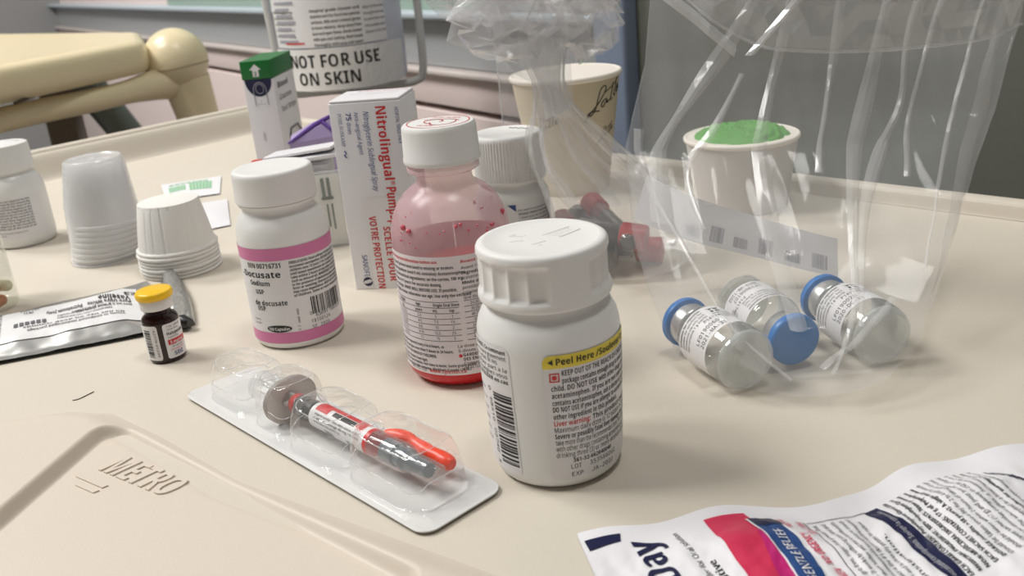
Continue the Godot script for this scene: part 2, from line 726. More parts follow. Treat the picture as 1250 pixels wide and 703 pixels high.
func cart_top() -> void:
	var t := thing("medical_cart", "cream plastic cart top with a raised rim and a recessed lid, carrying all the medicine", "cart")
	var e0 := EDGE_CORNER
	var poly := []
	for c in [[0.0, 0.0], [1.6, 0.0], [1.6, 1.0], [0.0, 1.0]]:
		var p: Vector3 = e0 + EDGE_RIGHT * c[0] + EDGE_LEFT * c[1]
		poly.append(Vector2(p.x, p.z))
	var st := st_new()
	slab(st, poly, -0.035, 0.0, 0.045, 0.0005, 10)
	part("tabletop", done(st), M.table, t)
	# the rim: along the left edge, round the far corner and down the right edge
	var path := []
	var r := 0.045
	for i in 25:
		path.append([e0 + EDGE_LEFT * lerpf(0.98, r, i / 24.0), -EDGE_RIGHT, 0.0])
	var c0 := e0 + EDGE_LEFT * r + EDGE_RIGHT * r
	for i in range(1, 12):
		var a := PI / 2 * i / 12.0
		var n := -EDGE_RIGHT * cos(a) - EDGE_LEFT * sin(a)
		path.append([c0 + n * r, n, i / 12.0])
	for i in 33:
		path.append([e0 + EDGE_RIGHT * lerpf(r, 1.58, i / 32.0), -EDGE_LEFT, 1.0])
	var n_path := path.size() - 1
	var rim := func(u: float, v: float) -> Vector3:
		var k: Array = path[roundi(u * n_path)]
		var s: float = smoothstep(0.0, 1.0, k[2])
		var h := lerpf(0.028, 0.0095, s)
		var w := lerpf(0.034, 0.015, s)
		var q := 0.0
		var y := 0.0
		if v < 0.55:
			var a := v / 0.55
			q = -w + (w - 0.012) * a
			y = h * (a * a * (3 - 2 * a)) * 0.93 + 0.0003
		elif v < 0.9:
			var a := (v - 0.55) / 0.35 * PI * 0.72
			q = -0.006 - 0.006 * cos(a)
			y = h * 0.93 + minf(0.004, h * 0.3) * sin(a)
		else:
			q = lerpf(-0.002, 0.0, (v - 0.9) / 0.1)
			y = lerpf(h * 0.93 + 0.002, -0.035, (v - 0.9) / 0.1)
		return k[0] + k[1] * q + Vector3.UP * y
	part("rim", sheet(n_path, 36, rim), M.table, t)
	var apron := st_new()
	var inner := []
	for c in [[0.05, 0.05], [1.55, 0.05], [1.55, 0.95], [0.05, 0.95]]:
		var p: Vector3 = e0 + EDGE_RIGHT * c[0] + EDGE_LEFT * c[1]
		inner.append(Vector2(p.x, p.z))
	slab(apron, inner, -0.84, -0.0355, 0.04, 0.005)
	part("cabinet_body", done(apron), M.table, t)
	# the lid: a low hump with a rounded recess, and the raised name in it
	var outer := PackedVector2Array([Vector2(-0.327, -0.408), Vector2(-0.250, -0.4235), Vector2(-0.222, -0.4265), Vector2(-0.1975, -0.4195), Vector2(-0.165, -0.391), Vector2(-0.1168, -0.3435), Vector2(-0.012, -0.2670), Vector2(-0.006, -0.2570), Vector2(-0.006, -0.2420), Vector2(-0.020, -0.2250), Vector2(-0.060, -0.2110), Vector2(-0.310, -0.2110), Vector2(-0.327, -0.228)])
	var rec := PackedVector2Array()
	for q in [Vector2(-0.1937, -0.4044), Vector2(-0.035, -0.2600), Vector2(-0.058, -0.2360), Vector2(-0.2303, -0.2360)]:
		rec.append(q)
	# drawn in by the corner radius, so that adding it back rounds the corners
	var core := outline([rec[0], rec[1], rec[2], rec[3]], 0.011, 0.011, 1)
	var bump := func(u: float, v: float) -> Vector3:
		var p := Vector2(lerpf(-0.34, 0.01, u), lerpf(-0.432, -0.20, v))
		var h := 0.0060
		var e := signed(core, p) + 0.011
		if e < 0.02:
			h = smoothstep(0.0, 0.020, signed(outer, p)) * 0.0066 - 0.0006
		h -= smoothstep(-0.0010, 0.0042, e) * 0.0056
		return Vector3(p.x, h, p.y)
	var flip := func(u: float, v: float) -> Vector3: return bump.call(u, 1.0 - v)
	part("lid", sheet(400, 270, flip), M.lid, t)
	var ux := Vector3(0.804, 0, 0.595)
	var uz := Vector3(0.595, 0, -0.804)
	var o := Vector3(-0.1846, 0.0, -0.3603)
	var ls := st_new()
	raised(ls, "METRO", o, ux, uz, 0.0135, 0.0445, 0.15, -0.0004, 0.0011)
	for k in 2:
		var z0 := -0.0055 - k * 0.0042
		var pts := outline([Vector2(-0.008 + k * 0.0065, z0), Vector2(0.016, z0), Vector2(0.0152, z0 - 0.0026), Vector2(-0.0045 + k * 0.0065, z0 - 0.0026)], 0.0003, 0.0, 2)
		extrude(ls, pts, flat_map(o, ux, uz), -0.0004, 0.0010)
	part("raised_lettering", done(ls), M.lid, t)
	var hair := st_new()
	bar(hair, smooth_path([Vector3(-0.2262, 0.0003, -0.4352), Vector3(-0.2232, 0.0003, -0.4362), Vector3(-0.2185, 0.0003, -0.4432)]), 0.00025, 5)
	part("hair", done(hair), M.brown, t)


func signed(poly: PackedVector2Array, p: Vector2) -> float:
	var d := 1e9
	for i in poly.size():
		var q := Geometry2D.get_closest_point_to_segment(p, poly[i], poly[(i + 1) % poly.size()])
		d = minf(d, p.distance_to(q))
	return d if Geometry2D.is_point_in_polygon(p, poly) else -d


# A flat outline given thickness along its map's normal
func extrude(st: SurfaceTool, pts: PackedVector2Array, map: Callable, o0: float, o1: float) -> void:
	var p := pts.duplicate()
	var a := 0.0
	for i in p.size():
		a += p[i].cross(p[(i + 1) % p.size()])
	if a < 0.0:
		p.reverse()
	area(st, p, map, o1, 0.02)
	st.set_smooth_group(-1)
	for i in p.size():
		var q := p[i]
		var r := p[(i + 1) % p.size()]
		quad(st, map.call(q, o0), map.call(r, o0), map.call(q, o1), map.call(r, o1))


# Raised letters: a TextMesh with depth set on a plane
func raised(st: SurfaceTool, s: String, o: Vector3, ux: Vector3, uy: Vector3, cap: float, fit: float, skew: float, o0: float, o1: float) -> void:
	glyphs(s, "bold")
	var tm := TextMesh.new()
	tm.font = font_of("bold")
	tm.font_size = 40
	tm.pixel_size = 0.025
	tm.depth = 1.0
	tm.curve_step = 1.5
	tm.horizontal_alignment = HORIZONTAL_ALIGNMENT_LEFT
	tm.text = s
	var arr := tm.get_mesh_arrays()
	var v: PackedVector3Array = arr[Mesh.ARRAY_VERTEX]
	var idx = arr[Mesh.ARRAY_INDEX]
	var x0 := 1e9
	var x1 := -1e9
	for q in v:
		x0 = minf(x0, q.x)
		x1 = maxf(x1, q.x)
	var k: float = cap / cap_of.bold
	var n := ux.cross(uy)
	st.set_smooth_group(-1)
	for i in (v.size() if idx == null else idx.size()):
		var q := v[i] if idx == null else v[idx[i]]
		var y: float = (q.y - base_of.bold) * k
		st.add_vertex(o + ux * ((q.x - x0) / (x1 - x0) * fit + y * skew) + uy * y + n * lerpf(o0, o1, q.z + 0.5))


func beige_cart() -> void:
	var t := thing("equipment_cart", "beige plastic cart beyond the rim with a ball-shaped corner and side rail", "cart", Vector3(-0.5, -0.9, -1.56))
	var g := Vector3(0.5, 0.9, 1.56)
	var st := st_new()
	slab(st, [Vector2(-0.80, -0.95), Vector2(-0.634, -1.27), Vector2(-0.522, -1.505), Vector2(-0.60, -1.72), Vector2(-1.29, -2.35), Vector2(-1.62, -1.9)], 0.050, 0.100, 0.05, 0.016, 8)
	part("top_board", done(st), M.beige, t, g)
	var ball := SphereMesh.new()
	ball.radius = 0.05
	ball.height = 0.1
	part("corner_ball", ball, M.beige, t, g + Vector3(-0.50, 0.060, -1.56))
	var seam := []
	for k in 49:
		var ang := TAU * k / 48.0
		seam.append(Vector3(-0.50 + 0.0490 * cos(ang), 0.051 + 0.004 * cos(ang), -1.56 + 0.0490 * sin(ang)))
	part("seam", tube(seam, 0.0013, 6), M.seam, t, g)
	part("post", tube([Vector3(-0.485, -0.9, -1.565), Vector3(-0.485, -0.03, -1.565), Vector3(-0.492, 0.03, -1.563)], [0.034, 0.034, 0.038], 28), M.beige, t, g)
	part("side_rail", tube(smooth_path([Vector3(-0.80, 0.026, -0.98), Vector3(-0.667, 0.027, -1.3), Vector3(-0.58, 0.027, -1.43), Vector3(-0.515, 0.030, -1.54)], 8), [0.017, 0.017, 0.017, 0.017, 0.017, 0.017, 0.017, 0.017, 0.017, 0.017, 0.017, 0.017, 0.017, 0.017, 0.017, 0.017, 0.017, 0.017, 0.017, 0.018, 0.020, 0.022, 0.024, 0.026, 0.028], 20), M.beige, t, g)
	part("leg", block(0.05, 0.93, 0.05, 0.006), M.brown, t, g + Vector3(-0.77, -0.9, -1.72))
	var lg := st_new()
	slab(lg, [Vector2(-0.76, -1.78), Vector2(-0.70, -1.78), Vector2(-0.70, -1.72), Vector2(-0.76, -1.72)], -0.03, 0.02, 0.01, 0.004)
	bar(lg, [Vector3(-0.72, 0.0, -1.75), Vector3(-0.64, -0.12, -1.72), Vector3(-0.6, -0.9, -1.70)], [0.03, 0.03, 0.03], 14)
	part("brace", done(lg), M.grey_leg, t, g)
	part("back_leg", tube([Vector3(-1.25, -0.9, -2.2), Vector3(-1.25, 0.06, -2.2)], 0.035, 20), M.beige, t, g)
	part("back_leg", tube([Vector3(-1.5, -0.9, -1.9), Vector3(-1.5, 0.06, -1.9)], 0.035, 20), M.beige, t, g)
	part("slot", block(0.004, 0.004, 0.06, 0.001), M.gap, t, g + Vector3(-0.6275, 0.049, -1.30))


# ---------------------------------------------------------------- bottles

func tablet_bottle() -> void:
	var t := thing("pill_bottle", "large white tablet bottle in front with a fluted cap and a yellow Peel Here label", "bottle", Vector3(0.0125, 0, -0.3365))
	part("body", lathe([Vector2(0.0, 0.0008), Vector2(0.018, 0.0006), Vector2(0.0215, 0.0), Vector2(0.0232, 0.0006), Vector2(0.0248, 0.0022), Vector2(0.0258, 0.0048), Vector2(0.0262, 0.009), Vector2(0.0266, 0.02), Vector2(0.0276, 0.045), Vector2(0.0278, 0.056), Vector2(0.0275, 0.0605), Vector2(0.0266, 0.0645), Vector2(0.0250, 0.0678), Vector2(0.0232, 0.0698), Vector2(0.0222, 0.0708), Vector2(0.0219, 0.072), Vector2(0.0219, 0.078)], 96), M.white, t)
	var flute := func(a: float, y: float) -> float:
		var deg := rad_to_deg(wrapf(a, -PI, PI))
		if y < 0.0761 or y > 0.0909 or (deg > 2.0 and deg < 40.0):
			return 0.0
		var ph := fposmod(deg - 2.0, 18.0) / 18.0 * 2.0 - 1.0
		var up := smoothstep(0.0761, 0.0774, y) * (1.0 - smoothstep(0.0888, 0.0907, y))
		return -0.0019 * sqrt(maxf(0.0, 1.0 - ph * ph)) * up
	var prof := [Vector2(0.0222, 0.0728), Vector2(0.0245, 0.0726), Vector2(0.0253, 0.0730), Vector2(0.0256, 0.0740), Vector2(0.0255, 0.0752), Vector2(0.0253, 0.0758)]
	for i in 18:
		prof.append(Vector2(0.0252 - i * 0.00001, 0.0762 + i * 0.00086))
	prof.append_array([Vector2(0.0249, 0.0914), Vector2(0.0249, 0.0925), Vector2(0.0245, 0.0934), Vector2(0.0236, 0.0940), Vector2(0.0222, 0.0942), Vector2(0.0214, 0.0941), Vector2(0.0208, 0.0938), Vector2(0.012, 0.09385), Vector2(0.0, 0.0939)])
	var cap := part("cap", lathe(prof, 240, flute, 60.0), M.white_matte, t)
	var em := st_new()
	var top := flat_map(Vector3(0, 0.0938, 0), Vector3(0.97, 0, 0.24), Vector3(0.24, 0, -0.97))
	for k in 6:
		extrude(em, PackedVector2Array([Vector2(0.0015 + k * 0.0012, 0.003 + k * 0.0014), Vector2(0.0060 + k * 0.0009, 0.0012 + k * 0.0014), Vector2(0.0062 + k * 0.0009, 0.0017 + k * 0.0014), Vector2(0.0018 + k * 0.0012, 0.0035 + k * 0.0014)]), top, -0.0002, 0.0002)
	for q in [[0.0, 0.0025, 0.0082, 0.0125], [0.0068, 0.0, 0.013, 0.0095]]:
		extrude(em, PackedVector2Array([Vector2(q[0], q[1]), Vector2(q[0] + 0.0006, q[1] - 0.0002), Vector2(q[2] + 0.0006, q[3] - 0.0002), Vector2(q[2], q[3])]), top, -0.0002, 0.00025)
	for q in [[-0.0125, 0.0015, -0.007, 0.0015], [-0.0065, 0.002, -0.0075, 0.0045], [-0.011, -0.005, -0.006, -0.0035], [-0.002, -0.0085, 0.0025, -0.0045], [0.0005, -0.0092, 0.002, -0.0088], [-0.0125, 0.0022, -0.0105, 0.004]]:
		var d := Vector2(q[2] - q[0], q[3] - q[1]).normalized().orthogonal() * 0.00035
		var a := Vector2(q[0], q[1])
		var b := Vector2(q[2], q[3])
		extrude(em, PackedVector2Array([a - d, b - d, b + d, a + d]), top, -0.0002, 0.0002)
	part("embossed_mark", done(em), M.white_matte, cap)
	# the front label
	var r := 0.02785
	var body_map := func(p: Vector2, off: float) -> Vector3:
		var rr := 0.0276 if p.y > 0.045 else lerpf(0.0266, 0.0276, (p.y - 0.02) / 0.025) if p.y > 0.02 else lerpf(0.0262, 0.0266, (p.y - 0.009) / 0.011) if p.y > 0.009 else lerpf(0.0258, 0.0262, (p.y - 0.0048) / 0.0042)
		if p.y > 0.045:
			rr = lerpf(0.0276, 0.0278, minf(1.0, (p.y - 0.045) / 0.011))
		var a := p.x / r
		return Vector3((rr + off) * sin(a), p.y, (rr + off) * cos(a))
	var x0 := deg_to_rad(-9.0) * r
	var x1 := deg_to_rad(88.0) * r
	var ls := st_new()
	area(ls, rounded2(x0, 0.0052, x1, 0.0578, 0.003), body_map, 0.00016, 0.003)
	var lab := part("front_label", done(ls), M.label, t)
	var ys := st_new()
	var yp := PackedVector2Array()
	for q in rounded2(x0, 0.0505, x1, 0.0579, 0.003):
		yp.append(Vector2(q.x, maxf(q.y, 0.0527)))
	area(ys, yp, body_map, 0.00026, 0.003)
	part("yellow_band", done(ys), M.yellow_ink, lab)
	print_on("print", "ink", lab, func(st: SurfaceTool) -> void:
		area(st, PackedVector2Array([Vector2(x0 + 0.0020, 0.0553), Vector2(x0 + 0.0038, 0.0541), Vector2(x0 + 0.0038, 0.0565)]), body_map, 0.0004)
		text(st, "Peel Here /Soulever ici", Vector2(x0 + 0.0050, 0.0541), 0.0026, body_map, {"style": "bold", "xs": 0.92}, 0.0004)
		text(st, "KEEP OUT OF THE REACH OF CHILDREN. This", Vector2(x0 + 0.0068, 0.0496), 0.00215, body_map, {"style": "bold", "fit": 0.0400})
		text(st, "package contains enough drug to seriously harm a", Vector2(x0 + 0.0068, 0.0466), 0.00215, body_map, {"style": "bold", "fit": 0.0400})
		text(st, "child.", Vector2(x0 + 0.0026, 0.0436), 0.00215, body_map, {"style": "bold", "fit": 0.0052})
		text(st, "DO NOT USE", Vector2(x0 + 0.0086, 0.0436), 0.00215, body_map, {"style": "bold", "fit": 0.0122})
		text(st, "with other drugs containing", Vector2(x0 + 0.0216, 0.0436), 0.00215, body_map, {"style": "bold", "fit": 0.0250})
		text(st, "acetaminophen.", Vector2(x0 + 0.0026, 0.0406), 0.00215, body_map, {"style": "bold", "fit": 0.0150})
		text(st, "If you are not sure whether", Vector2(x0 + 0.0185, 0.0406), 0.00215, body_map, {"style": "bold", "fit": 0.0275})
		text(st, "contains acetaminophen, ask a doctor or pharmacist.", Vector2(x0 + 0.0026, 0.0376), 0.00215, body_map, {"style": "bold", "fit": 0.0436})
		text(st, "DO NOT USE if you are allergic to acetaminophen or", Vector2(x0 + 0.0026, 0.0346 + 0.0002), 0.00215, body_map, {"style": "bold", "fit": 0.0436})
		text(st, "other ingredient in this product.", Vector2(x0 + 0.0026, 0.0318), 0.00215, body_map, {"style": "bold", "fit": 0.0300})
		text(st, "This product contains", Vector2(x0 + 0.0182, 0.0289), 0.00215, body_map, {"style": "bold", "fit": 0.0275})
		lines(st, ["Maximum daily dose is 12 tablets in 24 hours.", "*Severe or possibly fatal liver damage may occur if", "take more than the recommended dose, mix this product", "with other drugs containing acetaminophen or have", "drinking three (3) or more alcoholic drinks daily"], Vector2(x0 + 0.0026, 0.0261), 0.00215, 0.00272, 0.0436, body_map)
		text(st, "361-32-662040040", Vector2(x0 + 0.0090, 0.0126), 0.0017, body_map, {"style": "bold", "fit": 0.0185})
		text(st, "LOT  3535660GC", Vector2(x0 + 0.0080, 0.0088 + 0.0010), 0.0019, body_map, {"style": "mono", "fit": 0.0225})
		text(st, "EXP  JA-2022", Vector2(x0 + 0.0082, 0.0064), 0.0019, body_map, {"style": "mono", "fit": 0.0205}))
	print_on("red_print", "red_ink", lab, func(st: SurfaceTool) -> void:
		text(st, "Liver warning:", Vector2(x0 + 0.0026, 0.0289), 0.00215, body_map, {"style": "bold", "fit": 0.0146})
		for q in [[0, 0, 0.0037, 0.0005], [0, 0.0032, 0.0037, 0.0037], [0, 0.0005, 0.0005, 0.0032], [0.0032, 0.0005, 0.0037, 0.0032]]:
			box2(st, x0 + 0.0022 + q[0], 0.0472 + q[1], x0 + 0.0022 + q[2], 0.0472 + q[3], body_map, 0.0003)
		area(st, rounded2(x0 + 0.0031, 0.0481, x0 + 0.0050, 0.0500, 0.0008), body_map, 0.0003))
	# the side label with the barcode
	var y1 := deg_to_rad(-35.5) * r
	var y0 := deg_to_rad(-118.0) * r
	var ss := st_new()
	area(ss, rounded2(y0, 0.0052, y1, 0.0598, 0.003), body_map, 0.00016, 0.003)
	var side := part("side_label", done(ss), M.label, t)
	print_on("print", "ink", side, func(st: SurfaceTool) -> void:
		barcode(st, y1 - 0.0108, 0.0092, y1 - 0.0008, 0.0405, body_map, false, 21)
		text(st, "0   68510   02740   5", Vector2(y1 - 0.0142, 0.0412), 0.0019, body_map, {"rot": -PI / 2, "fit": 0.034})
		var ll := ["ENFANTS. Ce contenant", "peut nuire gravement", "a un enfant. NE PAS", "utiliser part a la", "Renseignez-vous", "N'UTILISER en cas"]
		for i in ll.size():
			text(st, ll[i], Vector2(y1 - 0.0014 if i != 2 else y1 - 0.006, 0.0570 - i * 0.0024), 0.0017, body_map, {"style": "bold" if i % 5 == 0 or i == 5 else "sans", "al": 1.0, "fit": 0.0205 if i != 2 else 0.016})
		var l2 := ["Fabrique par", "voir le", "encart pour", "les details", "Ontario", "Canada L3R"]
		for i in l2.size():
			text(st, l2[i], Vector2(y1 - 0.0172, 0.0385 - i * 0.0045), 0.0015, body_map, {"al": 1.0, "fit": 0.008}))


func capsule_bottle() -> void:
	var t := thing("pill_bottle", "white capsule bottle with pink bands on its label, standing behind the syringe pack", "bottle", Vector3(-0.1215, 0, -0.4983))
	var r := 0.0248
	part("body", lathe([Vector2(0.0, 0.001), Vector2(0.019, 0.0008), Vector2(0.0215, 0.0), Vector2(0.0232, 0.0006), Vector2(0.0243, 0.0018), Vector2(r, 0.004), Vector2(r, 0.030), Vector2(r, 0.0585), Vector2(0.0246, 0.0622), Vector2(0.0240, 0.0660), Vector2(0.0228, 0.0695), Vector2(0.0212, 0.0722), Vector2(0.0196, 0.0740), Vector2(0.0190, 0.0752), Vector2(0.0190, 0.0772), Vector2(0.0205, 0.0776), Vector2(0.0208, 0.0790), Vector2(0.019, 0.080)], 96), M.white, t)
	part("cap", lathe([Vector2(0.0190, 0.0795), Vector2(0.0216, 0.0797), Vector2(0.0220, 0.0803), Vector2(0.0219, 0.0815), Vector2(0.0217, 0.0825), Vector2(0.0214, 0.0930), Vector2(0.0213, 0.0945), Vector2(0.0209, 0.0957), Vector2(0.0200, 0.0964), Vector2(0.0188, 0.0966), Vector2(0.0178, 0.0963), Vector2(0.008, 0.0963), Vector2(0.0, 0.0964)], 96), M.white_matte, t)
	var m := round_map(r)
	var w0 := deg_to_rad(-120.0) * r
	var w1 := deg_to_rad(120.0) * r
	var lab := part("label", patch(w0, 0.0041, w1, 0.0582, m, 0.00012, 80, 2), M.label, t)
	part("pink_band", patch(w0, 0.0513, w1, 0.0581, m, 0.00022, 80, 1), M.pink_band, lab)
	part("pink_band", patch(w0, 0.0042, w1, 0.0105, m, 0.00022, 80, 1), M.pink_band, lab)
	var a := func(deg: float) -> float: return deg_to_rad(deg) * r
	print_on("print", "ink", lab, func(st: SurfaceTool) -> void:
		text(st, "DIN 00716731", Vector2(a.call(3.5), 0.0474), 0.0027, m, {"style": "bold", "al": 1.0, "fit": 0.0200})
		text(st, "-Docusate", Vector2(a.call(1.5), 0.0410 + 0.0010), 0.0036, m, {"style": "bold", "al": 1.0, "fit": 0.0265})
		text(st, "Sodium", Vector2(a.call(-14.0), 0.0375), 0.0028, m, {"style": "bold", "al": 1.0, "fit": 0.0130})
		text(st, "USP", Vector2(a.call(-24.0), 0.0328), 0.0026, m, {"style": "bold", "al": 1.0, "fit": 0.0055})
		text(st, "de docusate", Vector2(a.call(4.0), 0.0262), 0.0029, m, {"style": "bold", "al": 1.0, "fit": 0.0198})
		text(st, "USP", Vector2(a.call(-26.0), 0.0232), 0.0026, m, {"style": "bold", "al": 1.0, "fit": 0.0055})
		var tb := ["INDICATIONS: Stool softener for the relief of", "occasional constipation. DOSAGE: Adults and", "children over 12 years 1 to 2 capsules daily", "until bowel movements are normal. Do not", "take within 2 hours of any other medicine", "such as mineral oil. WARNINGS: Do not use", "in the presence of abdominal pain, nausea,", "fever or vomiting. Overuse or extended use", "may cause dependence. KEEP OUT OF REACH", "of children. Store at room temperature"]
		lines(st, tb, Vector2(a.call(13.5), 0.0487), 0.0015, 0.00205, 0.0330, m, {"style": "bold"})
		barcode(st, a.call(32.0), 0.0185, a.call(82.0), 0.0283, m, true, 8)
		text(st, "0", Vector2(a.call(28.5), 0.0183), 0.0019, m)
		text(st, "63691 10020 4", Vector2(a.call(36.0), 0.0166), 0.0019, m, {"fit": 0.019})
		text(st, "18100124", Vector2(a.call(29.0), 0.0137), 0.0020, m, {"style": "mono", "fit": 0.0118})
		text(st, "SE 2020", Vector2(a.call(29.0), 0.0108 - 0.0004), 0.0020, m, {"style": "mono", "fit": 0.0108})
		text(st, "0000  0000", Vector2(a.call(15.5), 0.0155), 0.0011, m, {"rot": PI / 2, "fit": 0.0080})
		text(st, "0  2", Vector2(a.call(14.5), 0.0112), 0.0013, m, {"rot": PI / 2})
		var ov := PackedVector2Array()
		for k in 28:
			ov.append(Vector2(a.call(-12.5) + 0.0072 * cos(TAU * k / 28), 0.0128 + 0.0021 * sin(TAU * k / 28)))
		area(st, ov, m, 0.00026)
		text(st, "Pharma", Vector2(a.call(-38.0), 0.0172), 0.0011, m, {"al": 1.0})
		text(st, "Canada", Vector2(a.call(-38.0), 0.0150), 0.0011, m, {"al": 1.0}))
	print_on("white_print", "label", lab, func(st: SurfaceTool) -> void:
		text(st, "100 Capsules", Vector2(a.call(-12.5), 0.0119), 0.0018, m, {"style": "bold", "al": 0.5, "fit": 0.0120}, 0.0004))


